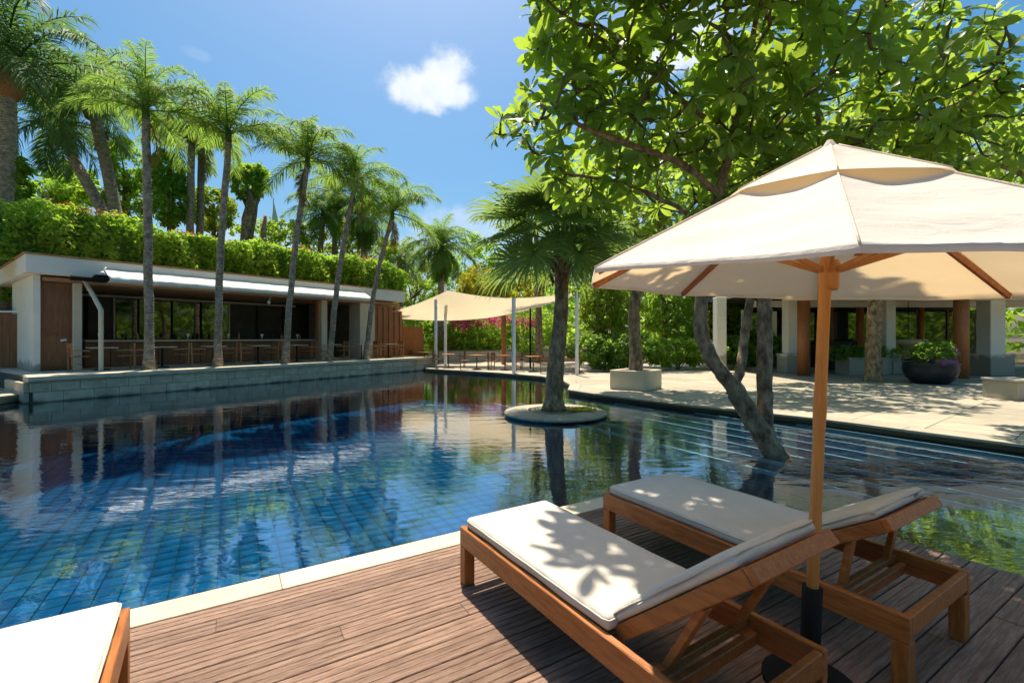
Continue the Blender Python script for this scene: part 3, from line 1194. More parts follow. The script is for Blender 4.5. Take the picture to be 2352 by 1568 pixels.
p1 = pole(1001, 688, 842, 25.4, .085, MT['whitepole'], "white steel sail pole, leftmost of the white poles at the far terrace edge")
p2 = pole(1023, 654, 838, 27.4, .09, MT['whitepole'], "tallest white steel sail pole, standing just behind the leftmost one")
p3 = pole(1180, 684, 857, 21.2, .09, MT['whitepole'], "white steel sail pole at the pool edge, just left of the fan palm trunk")
p4 = pole(1325, 671, 863, 20.0, .075, MT['whitepole'], "rightmost white steel sail pole, right of the fan palm trunk")
p5 = pole(1157, 716, 806, 28.0, .14, MT['orange_wood'], "brown timber sail post behind the dining chairs")
p6 = pole(1218, 708, 850, 24.5, .05, MT['black'], "thin black sail pole left of the fan palm trunk")

sail = MB()
corners = [PX(880, 720, 25.2), PX(1029, 667, 26.6), PX(1320, 672, 22.0), PX(1157, 728, 27.2)]
A_, B_, C_, D_ = corners
n_s = 20
D_ = PX(1150, 724, 24.0)
G = []
for i in range(n_s + 1):
    for j in range(n_s + 1):
        s_, t_ = i / n_s, j / n_s
        # front edge A-B-C (scalloped), back edge sagging
        if s_ < .4:
            f_ = A_ + (B_ - A_) * (s_ / .4)
            f_ = f_ - np.array([0, 0, .12 * math.sin(math.pi * s_ / .4)])
        else:
            q = (s_ - .4) / .6
            f_ = B_ + (C_ - B_) * q
            f_ = f_ - np.array([0, 0, .34 * math.sin(math.pi * q)])
        a2, c2_ = A_ + np.array([.3, 3.2, -.15]), C_ + np.array([.2, 4.5, .1])
        q = s_
        bk = a2 + (c2_ - a2) * q
        bk = bk - np.array([0, 0, .55 * math.sin(math.pi * q)])
        p = f_ * (1 - t_) + bk * t_
        p = p + np.array([0, 0, -.12 * math.sin(math.pi * t_) * math.sin(math.pi * s_)])
        G.append(p)
sail.add(G, [(i * (n_s + 1) + j, (i + 1) * (n_s + 1) + j, (i + 1) * (n_s + 1) + j + 1, i * (n_s + 1) + j + 1) for i in range(n_s) for j in range(n_s)])
o = sail.obj("shade_sail", MT['sail'], smooth=True)
md = o.modifiers.new("thick", 'SOLIDIFY')
md.thickness = .02
tag(o, "cream canvas shade sail stretched between white poles at the far end of the pool", "shade sail")

# orange-brown timber screen panel beyond the bar's end
o = MB()
p = PX(926, 800, 28.5)
scr = empty("timber_gate", (p[0], p[1], TZ), R(20))
tag(scr, "plain orange brown timber gate between the bar and the far planting", "gate")
for k in range(4):
    MB().box((k * .28, 0, .05), (k * .28 + .27, .06, 2.3)).obj("board", MT['orange_wood'], scr)
MB().box((-.1, -.02, 0), (-.01, .08, 2.4)).obj("post", MT['orange_wood'], scr)
MB().box((1.13, -.02, 0), (1.22, .08, 2.4)).obj("post", MT['orange_wood'], scr)

# low cream planter wall behind the dining area
lw = empty("garden_wall", (-5.0, 31.5, TZ))
tag(lw, "low cream rendered garden wall behind the dining chairs under the flowers", "wall")
w2 = MB().box((-.5, 0, 0), (10.4, .35, .70)).obj("wall_body", MT['cream'], lw, bevel=.02)
MB().box((-.55, -.04, .702), (10.45, .39, .76)).obj("wall_cap", MT['traver'], lw, bevel=.01)

# dark fence at far left beside the bar
fe = empty("timber_fence", (-24, 15.2, .02), R(8))
tag(fe, "dark brown board fence at the left edge beside the white bar wall", "fence")
for k in range(36):
    MB().box((k * .22, 0, .1), (k * .22 + .212, .04, 2.45 + .02 * (k % 2))).obj("board", MT['brown'], fe)
for z_ in (.4, 2.0):
    MB().box((0, .045, z_), (7.9, .1, z_ + .1)).obj("rail", MT['brown'], fe)
MB().box((-.02, -.03, 2.5), (7.95, .12, 2.56)).obj("fence_cap", MT['whitepole'], fe)

# ------------------------------------------------------------------ round island planter in the pool
IC = PZ(1275, 943, -.02)
isl = empty("island_planter", (IC[0], IC[1], WZ))
tag(isl, "round pale stone island planter rising from the pool around the fan palm", "planter")
MB().lathe([(1.0, -1.5), (1.0, .02)], 48).obj("plinth", MT['slab_dark'], isl)
prof = [(.98, .021), (1.12, .022), (1.155, .045), (1.16, .07), (1.14, .092), (1.05, .108), (.62, .118)]
nst = 10
for k in range(nst):
    t0, t1 = 2 * math.pi * k / nst + .004, 2 * math.pi * (k + 1) / nst - .004
    m = MB()
    sg = 6
    V = [(r_ * math.cos(t0 + (t1 - t0) * s_ / sg), r_ * math.sin(t0 + (t1 - t0) * s_ / sg), z_) for s_ in range(sg + 1) for r_, z_ in prof]
    npf = len(prof)
    Fc = [(s_ * npf + i, (s_ + 1) * npf + i, (s_ + 1) * npf + i + 1, s_ * npf + i + 1) for s_ in range(sg) for i in range(npf - 1)]
    Fc += [tuple(range(npf - 1, -1, -1)), tuple(sg * npf + i for i in range(npf))]
    m.add(V, Fc).obj("rim_stone", MT['traver'], isl)
MB().lathe([(.63, .02), (.63, .105), (.0, .112)], 32).obj("planting_bed", MT['traver_edge'], isl)
N_ = 230
th = rng.uniform(0, 6.28, N_)
rr = np.sqrt(rng.random(N_))
pos = np.stack([IC[0] + .60 + .30 * rr * np.cos(th), IC[1] - .02 + .30 * rr * np.sin(th), np.full(N_, WZ + .125) + rng.random(N_) * .02], 1)
t = np.stack([np.cos(th * 3), np.sin(th * 3), rng.uniform(-.1, .25, N_)], 1)
fr = leaf_frames(t, np.tile([0, 0, 1.0], (N_, 1)) + rng.normal(0, .2, (N_, 3)), rng.uniform(.07, .12, N_), rng.uniform(.05, .08, N_))
o = link("fallen_petals", field_mesh("fallen_petals", KITE_V, KITE_F, pos, fr, MT['yellow']))
tag(o, "small heap of bright yellow fallen petals on the round island", "petals", kind='stuff')

# planter box on the terrace
pb = empty("planter_box", (4.02, 14.0, TZ), 0)
tag(pb, "square cream stone planter box with a tree trunk rising from it", "planter")
bx, by = np.array([-.95, .62]), np.array([.85, .93])
bx, by = bx / np.linalg.norm(bx) * 1.12, by / np.linalg.norm(by) * 1.15
w_ = .12


def pbq(s0, s1, t0, t1):
    return [tuple(bx * s + by * t) for s, t in ((s0, t0), (s0, t1), (s1, t1), (s1, t0))][::-1]


def orient(q):
    return q if area(q) > 0 else q[::-1]


for q in (pbq(0, 1, 0, .1), pbq(0, 1, .9, 1), pbq(0, .1, .102, .898), pbq(.9, 1, .102, .898)):
    MB().prism(orient(q), 0, .60).obj("side_panel", MT['cream'], pb, bevel=.012)
MB().prism(orient(pbq(.1, .9, .1, .9)), .02, .52).obj("soil", MT['soil'], pb)
PBC = np.array([4.02, 14.0]) + bx * .5 + by * .5

# ------------------------------------------------------------------ right pavilion
def pz(u, v):
    return PZ(u, v, TZ)


pav = empty("lounge_pavilion", (12.5, 21.5, TZ))
tag(pav, "open lounge pavilion with white columns and brown posts behind the terrace on the right", "building")


def ppart(mb, name, m, **kw):
    return at_root(mb.obj(name, m, **kw), pav)


def col_white(u0, u1, vb, vpl, Y, plinth=True):
    x0, x1 = (u0 - CU) / F * Y, (u1 - CU) / F * Y
    w = x1 - x0
    cx = (x0 + x1) / 2
    ppart(MB().box((x0, Y - w / 2, .9 if plinth else TZ), (x1, Y + w / 2, 3.55)), "column", MT['white'], bevel=.015)
    if plinth:
        k = w * .80
        m = MB().box((cx - k, Y - k, TZ), (cx + k, Y + k, .88))
        m.box((cx - k - .04, Y - k - .04, .86), (cx + k + .04, Y + k + .04, .899))
        ppart(m, "plinth", MT['white'], bevel=.015)


col_white(1642, 1664, 812, 0, 22.0, False)
col_white(1803, 1828, 852, 807, 21.5)
col_white(2027, 2049, 811, 0, 21.0, True)
col_white(2258, 2292, 850, 0, 20.0, True)
for (u0, u1, Y, r_) in ((1833, 1859, 19.8, 0), (2194, 2222, 18.4, 0), (1968, 1983, 23.0, 0), (2110, 2122, 23.5, 0), (1905, 1914, 24.5, 0)):
    x0, x1 = (u0 - CU) / F * Y, (u1 - CU) / F * Y
    r_ = (x1 - x0) / 2
    ppart(MB().tube([((x0 + x1) / 2, Y, TZ), ((x0 + x1) / 2, Y, 3.5)], r_, 14), "timber_post", MT['orange_wood'], smooth=True)
ppart(MB().box((11.5, 19.4, 3.22), (26, 19.7, 3.52)), "beam", MT['white'])
ppart(MB().box((11.5, 22.4, 3.12), (26, 22.7, 3.42)), "beam", MT['white'])
rf = MB().add([(10.6, 17.6, 3.56), (27, 17.6, 3.56), (27, 29, 3.56), (10.6, 29, 3.56), (13, 21.5, 6.0), (27, 21.5, 6.0), (27, 26, 6.0), (13, 26, 6.0)],
              [(3, 2, 1, 0), (4, 5, 6, 7), (0, 1, 5, 4), (1, 2, 6, 5), (2, 3, 7, 6), (3, 0, 4, 7)])
ppart(rf, "roof", MT['thatch'])
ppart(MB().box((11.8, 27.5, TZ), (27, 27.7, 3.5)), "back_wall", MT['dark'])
for k in range(9):
    x0 = 12.3 + k * 1.55
    ppart(MB().box((x0, 24.6, TZ + .5), (x0 + 1.4, 24.63, 3.1)), "window_pane", MT['glass'])
    ppart(MB().box((x0 - .1, 24.55, TZ), (x0 - .02, 24.7, 3.12)), "mullion", MT['brown' if k % 2 else 'whitepole'])
ppart(MB().box((12, 23.2, TZ), (27, 27.4, TZ + .12)), "floor_step", MT['traver'])
for k in range(4):
    ppart(MB().box((13.4 + k * .55, 23.9, 1.2), (13.65 + k * .55, 23.95, 3.0)), "curtain", MT['white'])


def low_box(name, u0, u1, v0, v1, Y, m, label, cat):
    x0, x1 = (u0 - CU) / F * Y, (u1 - CU) / F * Y
    h = (CH - (v0 - HV) / F * Y)
    o = MB().box((x0, Y, TZ), (x1, Y + .9, h)).box((x0 - .03, Y - .03, h + .001), (x1 + .03, Y + .93, h + .06)).obj(name, m, bevel=.015)
    tag(o, label, cat)
    return (x0 + x1) / 2, h


low_box("low_planter", 1951, 2040, 824, 860, 20.0, MT['white'], "long low white planter behind the dark tree trunk on the terrace", "planter")
low_box("low_planter", 2052, 2110, 832, 862, 20.6, MT['white'], "low white planter half hidden behind the black bowl", "planter")
low_box("white_bench", 2338, 2420, 878, 930, 11.8, MT['white'], "white stone block bench cut off by the right picture edge", "bench")
low_box("lounge_sofa", 1880, 1985, 786, 840, 23.0, MT['dark'], "dark grey lounge sofa with pale top inside the pavilion", "sofa")

# black bowl with plants
bc = PZ(2137, 880, TZ)
bowl = empty("bowl_planter", bc)
tag(bowl, "large black glazed bowl planter with leafy plants in front of the pavilion", "planter")
MB().lathe([(.42, 0), (.52, .03), (.70, .22), (.79, .48), (.77, .68), (.80, .72), (.74, .74), (.70, .66), (0, .62)], 36).obj("bowl", MT['bowl'], bowl, smooth=True)
MB().box((-.30, -.76, .64), (.30, -.50, .86)).obj("folded_towel", MT['purple'], bowl, bevel=.03, bseg=2)

# orange hanging basket lamp in the pavilion
pc = PX(2086, 790, 22.2)
hb = empty("basket_lamp", pc)
tag(hb, "pale orange woven basket shade hanging in the pavilion behind the black bowl", "lamp")
MB().lathe([(.28, -.30), (.30, -.05), (.72, 0), (.74, .22), (.70, .23)], 20).obj("shade", MT['coping'], hb, smooth=True)
MB().tube([(0, 0, .2), (0, 0, 3.4 - pc[2])], .015, 6).obj("cord", MT['black'], hb)

# ------------------------------------------------------------------ sun loungers
LH = .375


def rounded_pad(lx, ly, lz, nx=10, ny=18, r=.03, seed=0):
    """stuffed cushion: a box with soft edges, slightly uneven top. x centred, y from 0"""
    rs = np.random.default_rng(seed)
    bm = bmesh.new()
    me0 = MB().box((-lx / 2, 0, 0), (lx / 2, ly, lz)).mesh("tmp")
    bm.from_mesh(me0)
    bmesh.ops.subdivide_edges(bm, edges=[e for e in bm.edges if abs((e.verts[0].co - e.verts[1].co).y) > .1], cuts=ny, use_grid_fill=True)
    bmesh.ops.subdivide_edges(bm, edges=[e for e in bm.edges if abs((e.verts[0].co - e.verts[1].co).x) > .1], cuts=nx, use_grid_fill=True)
    sharp = [e for e in bm.edges if len(e.link_faces) == 2 and e.calc_face_angle(0) > 1]
    bmesh.ops.bevel(bm, geom=sharp, offset=r, segments=3, affect='EDGES', profile=.6)
    ph = rs.uniform(0, 6, 4)
    for v in bm.verts:
        x, y, z = v.co
        if z > lz * .5:
            e = min(1, min(lx / 2 - abs(x), y, ly - y) / .12)
            v.co.z += .008 * max(0, e) + .0035 * math.sin(9 * x + ph[0]) * math.sin(7 * y + ph[1])
        v.co.x += .003 * math.sin(13 * y + ph[2])
        v.co.y += .003 * math.sin(11 * x + ph[3])
    me = bpy.data.meshes.new("cushion")
    bm.to_mesh(me)
    bm.free()
    bpy.data.meshes.remove(me0)
    me.polygons.foreach_set("use_smooth", [True] * len(me.polygons))
    me.materials.append(MT['cushion'])
    return me


def piping_loop(lx, ly, z):
    """sewn cord round the cushion edge"""
    r = .03
    P = []
    for cx, cy, a0 in ((lx / 2 - r, ly - r, 0), (-lx / 2 + r, ly - r, 90), (-lx / 2 + r, r, 180), (lx / 2 - r, r, 270)):
        for k in range(5):
            a = R(a0 + 22.5 * k)
            P.append((cx + (r + .001) * math.cos(a), cy + (r + .001) * math.sin(a), z))
    P.append(P[0])
    Q = []
    for i in range(len(P) - 1):
        a, b = np.array(P[i]), np.array(P[i + 1])
        n = max(1, int(np.linalg.norm(b - a) / .07))
        for k in range(n):
            q = a + (b - a) * k / n
            Q.append(q + np.array([0, 0, .0015 * math.sin(len(Q) * 1.7)]))
    Q.append(np.array(P[0]))
    return MB().tube(Q, .0045, 6, cap=False).mesh("piping", MT['cushion'], smooth=True)


def make_lounger(BANG, LW, LL, HINGE, BLEN, BWD):
    root = empty("sun_lounger")
    T, TZm = MT['teak'], MT['teak_z']
    for s in (-1, 1):
        x = s * (LW / 2 - .019)
        MB().box((x - .019, 0.0, LH - .125), (x + .019, LL, LH)).obj("side_rail", T, root, bevel=.004)
        for y in (.002, LL - .072):
            xx = s * (LW / 2 - .0385)
            MB().box((xx - .0375 if s < 0 else xx - .0375, y, 0), (xx + .0375, y + .07, LH - .126)).obj("leg", TZm, root, bevel=.004)
    MB().box((-LW / 2 + .04, .002, LH - .115), (LW / 2 - .04, .036, LH - .002)).obj("end_rail", T, root, bevel=.004)
    MB().box((-LW / 2 + .04, LL - .036, LH - .10), (LW / 2 - .04, LL - .002, LH - .004)).obj("end_rail", T, root, bevel=.004)
    MB().box((-LW / 2 + .04, LL - .30, LH - .115), (LW / 2 - .04, LL - .265, LH - .06)).obj("cross_rail", T, root, bevel=.004)
    for k in range(13):
        y = .09 + k * (HINGE - .09) / 13
        MB().box((-LW / 2 + .042, y, LH - .028), (LW / 2 - .042, y + .07, LH - .008)).obj("seat_slat", T, root)
    cu = link("seat_cushion", rounded_pad(LW - .055, HINGE - .045, .07, seed=1), root, (0, .04, LH - .004))
    link("piping", piping_loop(LW - .055, HINGE - .045, .052), cu)
    # raised backrest
    c, s_ = math.cos(BANG), math.sin(BANG)
    h = np.array([0, HINGE, LH - .02])
    e = np.array([0, c, s_])
    nn = np.array([0, -s_, c])
    br = empty("backrest", (0, 0, 0), 0, root)
    for sx in (-1, 1):
        x = sx * (BWD / 2 - .017)
        p0 = h + e * .0 + np.array([x, 0, 0])
        p1 = h + e * BLEN + np.array([x, 0, 0])
        MB().beam(p0 + nn * .0, p1 + nn * .0, .034, .066, nn).obj("back_rail", T, br, bevel=.004)
    MB().beam(h + e * (BLEN + .018) + np.array([-BWD / 2, 0, 0]), h + e * (BLEN + .018) + np.array([BWD / 2, 0, 0]), .034, .06, nn).obj("top_rail", T, br, bevel=.004)
    for k in range(7):
        q = h + e * (.05 + k * .1) + nn * .025
        MB().beam(q + np.array([-BWD / 2 + .036, 0, 0]), q + np.array([BWD / 2 - .036, 0, 0]), .07, .014, nn).obj("back_slat", T, br)
    m = Matrix.Translation(Vector(h + nn * .036)) @ Matrix.Rotation(BANG, 4, 'X')
    link("back_cushion", rounded_pad(BWD + .0, BLEN - .0, .06, ny=10, seed=2), br, mw=m)
    bp_ = link("piping", piping_loop(BWD + .0, BLEN, .04), br, mw=m)
    # prop: two arms and a crossbar resting in the rails
    q0 = h + e * .50 - nn * .03
    q1 = np.array([0, LL - .33, LH - .045])
    for sx in (-1, 1):
        x = np.array([sx * (BWD / 2 - .05), 0, 0])
        MB().beam(q0 + x, q1 + x, .03, .05, (1, 0, 0)).obj("prop_arm", T, root, bevel=.003)
    MB().beam(q1 + np.array([-LW / 2 + .05, 0, 0]), q1 + np.array([LW / 2 - .05, 0, 0]), .035, .035).obj("prop_bar", T, root, bevel=.003)
    return root


def copy_deep(o, parent=None):
    c = o.copy()
    COL.objects.link(c)
    c.parent = parent
    for ch in o.children:
        copy_deep(ch, c)
    return c


def place_lounger(o, foot, ydir):
    o.location = (foot[0], foot[1], .001)
    o.rotation_euler = (0, 0, math.atan2(-ydir[0], ydir[1]))


l1 = make_lounger(R(40.5), .72, 1.93, 1.375, .772, .56)
place_lounger(l1, (-.05, 3.33), (.540, -.841))
tag(l1, "teak sun lounger with half shaded white cushion in the middle of the deck", "sun lounger", "sun loungers on the deck")
l2 = make_lounger(R(32.2), .83, 2.01, 1.285, .70, .655)
place_lounger(l2, (1.10, 4.03), (.525, -.851))
tag(l2, "teak sun lounger with dappled cushion behind the umbrella pole by the deck corner", "sun lounger", "sun loungers on the deck")
l0 = copy_deep(l1)
place_lounger(l0, (-2.11, 2.0), (.553, -.833))
tag(l0, "sunlit sun lounger cut off by the lower left picture corner", "sun lounger", "sun loungers on the deck")

# ------------------------------------------------------------------ parasol
UC = np.array([1.508, 2.201])
UZ, URAD, UPH, UA, UB, UAP = 1.91, 1.20, -2.119, -.035, .045, .645
um = empty("parasol", (1.41, 2.20, 0))
tag(um, "large cream canvas parasol with wooden pole and vented top over the loungers", "parasol")
UO = np.array([1.41, 2.20, 0])


def upt(t, r, dz=0):
    dx, dy = URAD * r * math.cos(t), URAD * r * math.sin(t)
    return np.array([UC[0] + dx, UC[1] + dy, UZ + UA * dx + UB * dy + UAP * (1 - r) + dz]) - UO


def ridge(k, r, dz=0):
    return upt(UPH + k * math.pi / 4, r, dz)


for k in range(8):
    m = MB()
    nr, nt_ = 30, 18
    for i in range(nr + 1):
        r = .20 + (1 - .20) * i / nr
        for j in range(nt_ + 1):
            t_ = j / nt_
            p = ridge(k, r) * (1 - t_) + ridge(k + 1, r) * t_
            w = math.sin(math.pi * t_)
            rip = .0045 * w * math.sin(30 * r + 9 * t_ + 2.1 * k) * math.sin(5 * t_ + k)
            sag = rip - .040 * w * (1 - .5 * max(0, r - .33) / .67) + .006 * math.sin(26 * r + 3 * t_ + k) * w * r
            p = p + np.array([0, 0, sag])
            if i == nr:
                p = p + np.array([0, 0, .02 * w])
            m.v.append(p[None])
            m.n += 1
    Wd = nt_ + 1
    for i in range(nr):
        for j in range(nt_):
            m.f.append((i * Wd + j, (i + 1) * Wd + j, (i + 1) * Wd + j + 1, i * Wd + j + 1))
    # hem
    base_i = nr * Wd
    n0 = m.n
    for j in range(nt_ + 1):
        p = m.v[base_i + j][0] + np.array([0, 0, -.022])
        m.v.append(p[None])
        m.n += 1
    for j in range(nt_):
        m.f.append((base_i + j, n0 + j, n0 + j + 1, base_i + j + 1))
    m.obj("canopy_panel", MT['canopy'], um, smooth=True)
cap = MB()
nr, nt_ = 6, 10
for k in range(8):
    s0 = cap.n
    V = []
    for i in range(nr + 1):
        r = .42 * i / nr
        for j in range(nt_ + 1):
            t_ = j / nt_
            p = ridge(k, r, .018) * (1 - t_) + ridge(k + 1, r, .018) * t_
            w = math.sin(math.pi * t_)
            p = p + np.array([0, 0, .004 * w * (i / nr) - .02 * w * math.sin(math.pi * i / nr)])
            V.append(p)
    cap.add(V, [(i * (nt_ + 1) + j, (i + 1) * (nt_ + 1) + j, (i + 1) * (nt_ + 1) + j + 1, i * (nt_ + 1) + j + 1) for i in range(nr) for j in range(nt_)])
cap.obj("vent_cap", MT['canopy'], um, smooth=True)
for k in range(8):                                 # sewn seams over the ribs, and the stitched hem
    MB().tube([ridge(k, r_, .004) for r_ in np.linspace(.30, 1.0, 14)], .0035, 6).obj("seam", MT['canopy'], um, smooth=True)
    MB().tube([ridge(k, r_, .021) for r_ in np.linspace(.04, .42, 8)], .003, 6).obj("seam", MT['canopy'], um, smooth=True)
for k in range(8):
    MB().beam(ridge(k, .05, -.05), ridge(k, .985, -.022), .018, .03).obj("rib", MT['teak'], um)
    hubp = np.array([UC[0], UC[1], 1.965]) - UO
    q = ridge(k, .52, -.045)
    d_ = (q - hubp)
    d_ /= np.linalg.norm(d_[:2])
    MB().beam(hubp + np.array([d_[0] * .035, d_[1] * .035, 0]), q, .016, .024).obj("strut", MT['bamboo'], um)
pt = np.array([UC[0] + .004, UC[1], 2.53]) - UO
pb0 = np.array([0, 0, .10])
pp = [pb0 + (pt - pb0) * s for s in np.linspace(0, 1, 25)]
MB().tube(pp, [.026 + (.0035 if i in (6, 12, 18) else 0) for i in range(25)], 16).obj("pole", MT['bamboo'], um, smooth=True)
dirp = (pt - pb0) / np.linalg.norm(pt - pb0)
MB().tube([hubp - dirp * .09, hubp - dirp * .07, hubp + dirp * .03, hubp + dirp * .05], [.034, .042, .042, .036], 16).obj("runner_hub", MT['bamboo'], um, smooth=True)
MB().tube([pt - dirp * .12, pt - dirp * .02], [.045, .045], 16).obj("top_hub", MT['bamboo'], um)
MB().tube([ridge(0, 0, .0), ridge(0, 0, .03)], [.03, .012], 10).obj("finial", MT['canopy'], um)
MB().tube([(0, 0, .03), pb0 + dirp * .37], .043, 16).obj("base_tube", MT['black'], um, smooth=True)
MB().lathe([(.20, 0), (.20, .025), (.06, .05)], 28).obj("base_plate", MT['black'], um)

# ------------------------------------------------------------------ palms
def frond_mesh(pitch, length, mt, seed, leaf=.52, nl=64, bend=1.0, wid=.034, plume=.5):
    rs = np.random.default_rng(seed)
    ns = 14
    s = np.linspace(0, 1, ns)
    endp = pitch - (R(95) if pitch > R(30) else R(70)) * bend
    an = pitch + (endp - pitch) * s ** 1.4
    ds = length / (ns - 1)
    x = np.concatenate([[0], np.cumsum(np.cos(an[:-1]) * ds)])
    z = np.concatenate([[0], np.cumsum(np.sin(an[:-1]) * ds)])
    pts = np.stack([x, np.zeros(ns), z], 1)
    m = MB().tube(pts, np.linspace(.030, .006, ns), 5, cap=False)
    q = np.linspace(.13, 1.0, nl)
    for side in (-1, 1):
        for k in range(nl):
            t = q[k] + rs.uniform(-.008, .008)
            i = min(ns - 2, int(t * (ns - 1)))
            fz = t * (ns - 1) - i
            p = pts[i] + (pts[i + 1] - pts[i]) * fz
            a = an[min(i, ns - 1)]
            T = np.array([math.cos(a), 0, math.sin(a)])
            Nn = np.array([-math.sin(a), 0, math.cos(a)])
            ll = leaf * (math.sin(math.pi * min(1, .12 + .80 * t)) ** .6) * rs.uniform(.85, 1.1)
            up = rs.uniform(-plume, plume + .25)
            d = np.array([0, side, 0]) * .85 + T * (.55 + .5 * t) + Nn * up
            d /= np.linalg.norm(d)
            drop = np.array([0, 0, -1]) * ll
            p1 = p + d * ll * .5 + drop * .09
            p2 = p + d * ll * .93 + drop * rs.uniform(.30, .55)
            wv = np.cross(d, Nn + rs.normal(0, .3, 3))
            wv /= np.linalg.norm(wv) + 1e-9
            w = wid * rs.uniform(.8, 1.2)
            m.add([p - wv * w * .3, p + wv * w * .3, p1 + wv * w * .5, p1 - wv * w * .5, p2], [(0, 1, 2, 3), (3, 2, 4)])
    me = m.mesh("frond", mt)
    a = me.attributes.new("tone", 'FLOAT', 'POINT')
    nv = len(me.vertices)
    a.data.foreach_set("value", np.clip(rs.normal(.5, .22, nv // 5 * 5 + 5)[:nv], 0, 1).astype(np.float32))
    return me


FM = {}


def frond_set(key, mt, length, leaf, wid, nl=64, plume=.55):
    FM[key] = {}
    for pd in (84, 66, 46, 24, 0, -28, -62):
        FM[key][pd] = [frond_mesh(R(pd), length * (1 if pd > -20 else .85), mt, 100 + pd + 7 * j + hash(key) % 3 * 0, leaf, nl, rng_b, wid, plume) for j, rng_b in enumerate((.9, 1.15))]


frond_set('green', MT['palm'], 2.45, .66, .034)
frond_set('deep', MT['palm_dark'], 2.45, .66, .034)
frond_set('fresh', MT['palm_fresh'], 2.45, .66, .034)
frond_set('dry', MT['palm_dry'], 2.2, .5, .034)


def palm(base, hub, r0, r1, size, counts, key, label, rs_seed, dry=0, bend=(0, 0), flare=1.5, droop=None, husk=False, name="palm_tree", group=None):
    rs = np.random.default_rng(rs_seed)
    base, hub = np.array(base, float), np.array(hub, float)
    root = empty(name, base)
    tag(root, label, "palm", group)
    n = 22
    P, Rr = [], []
    for i in range(n):
        s = i / (n - 1)
        p = (hub - base) * s
        k = math.sin(math.pi * s)
        p = p + np.array([bend[0] * k, bend[1] * k, 0]) + np.array([rs.normal(0, .008), rs.normal(0, .008), 0]) * (i > 0)
        P.append(p)
        rr = r0 + (r1 - r0) * s
        if s < .10:
            rr *= 1 + (flare - 1) * (1 - s / .10) ** 2
        Rr.append(rr * (1 + rs.uniform(-.035, .035)))
    MB().tube(P, Rr, 12).obj("trunk", MT['palmbark'], root, smooth=True)
    h = P[-1]
    if husk:
        MB().tube([h + np.array([0, 0, -.9]), h + np.array([0, 0, -.5]), h + np.array([0, 0, -.1]), h + np.array([0, 0, .25])], [r1 * 1.1, r1 * 1.8, r1 * 1.7, r1 * .8], 10).obj("husk", MT['husk'], root, smooth=True)
    else:
        MB().tube([h + np.array([0, 0, -.12]), h + np.array([0, 0, .25]), h + np.array([0, 0, .55])], [r1 * 1.02, r1 * .9, r1 * .35], 9).obj("crownshaft", MT['palm_fresh'] if key != 'deep' else MT['palm_dark'], root, smooth=True)
    ga = rs.uniform(0, 6.28)
    for pd, cnt in counts:
        for k in range(cnt):
            ga += 2.399963
            me = FM[key][pd][rs.integers(0, 2)]
            sc = size * rs.uniform(.85, 1.12)
            mx = Matrix.Translation(Vector(h + np.array([0, 0, .12 + .16 * rs.random()]))) @ Matrix.Rotation(ga + rs.uniform(-.25, .25), 4, 'Z') @ Matrix.Rotation(rs.uniform(-.14, .14), 4, 'X') @ Matrix.Rotation(rs.uniform(-.15, .12), 4, 'Y') @ Matrix.Diagonal((sc, sc, sc, 1))
            link("frond", me, root, mw=mx)
    for k in range(dry):
        me = FM['dry'][-62][k % 2]
        sc = size * rs.uniform(.7, 1.0)
        mx = Matrix.Translation(Vector(h)) @ Matrix.Rotation(rs.uniform(0, 6.28) if droop is None else droop + .3 * k, 4, 'Z') @ Matrix.Diagonal((sc, sc, sc, 1))
        link("dry_frond", me, root, mw=mx)
    return root


STD = [(84, 3), (66, 5), (46, 6), (24, 5), (0, 2)]
row = [(343, 847, 335, 268, 15.2, .135, .115, .98, 11, 1, (.02, 0), 0.5),
       (500, 840, 526, 320, 16.8, .125, .105, 1.05, 12, 0, (-.1, 0), None),
       (655, 834, 706, 378, 18.9, .125, .105, 1.05, 13, 2, (-.12, 0), 3.0),
       (757, 829, 816, 425, 20.6, .13, .105, 1.05, 14, 1, (-.15, 0), 0.2),
       (840, 818, 901, 498, 22.3, .125, .10, 1.05, 15, 1, (-.2, 0), None)]
rl = ["slender grey trunked palm in the bar terrace row, nearest to the bent cream post",
      "slender palm in the bar terrace row, second from the bent cream post",
      "slender bar terrace palm, third from the bent post, with hanging yellowed frond",
      "slender bar terrace palm, fourth from the bent post, before the narrow column",
      "right leaning palm ending the bar terrace row, before the wide cream column"]
for (ub, vb, uh, vh, Y, r0, r1, sz, sd, dry, bd, dr_), lb in zip(row, rl):
    b_ = PX(ub, vb, Y)
    b_[2] = BT - .03
    palm(b_, PX(uh, vh, Y), r0, r1, sz * .92, STD, 'green', lb, sd, dry, bd, 1.6, dr_, group="palms along the bar terrace wall")

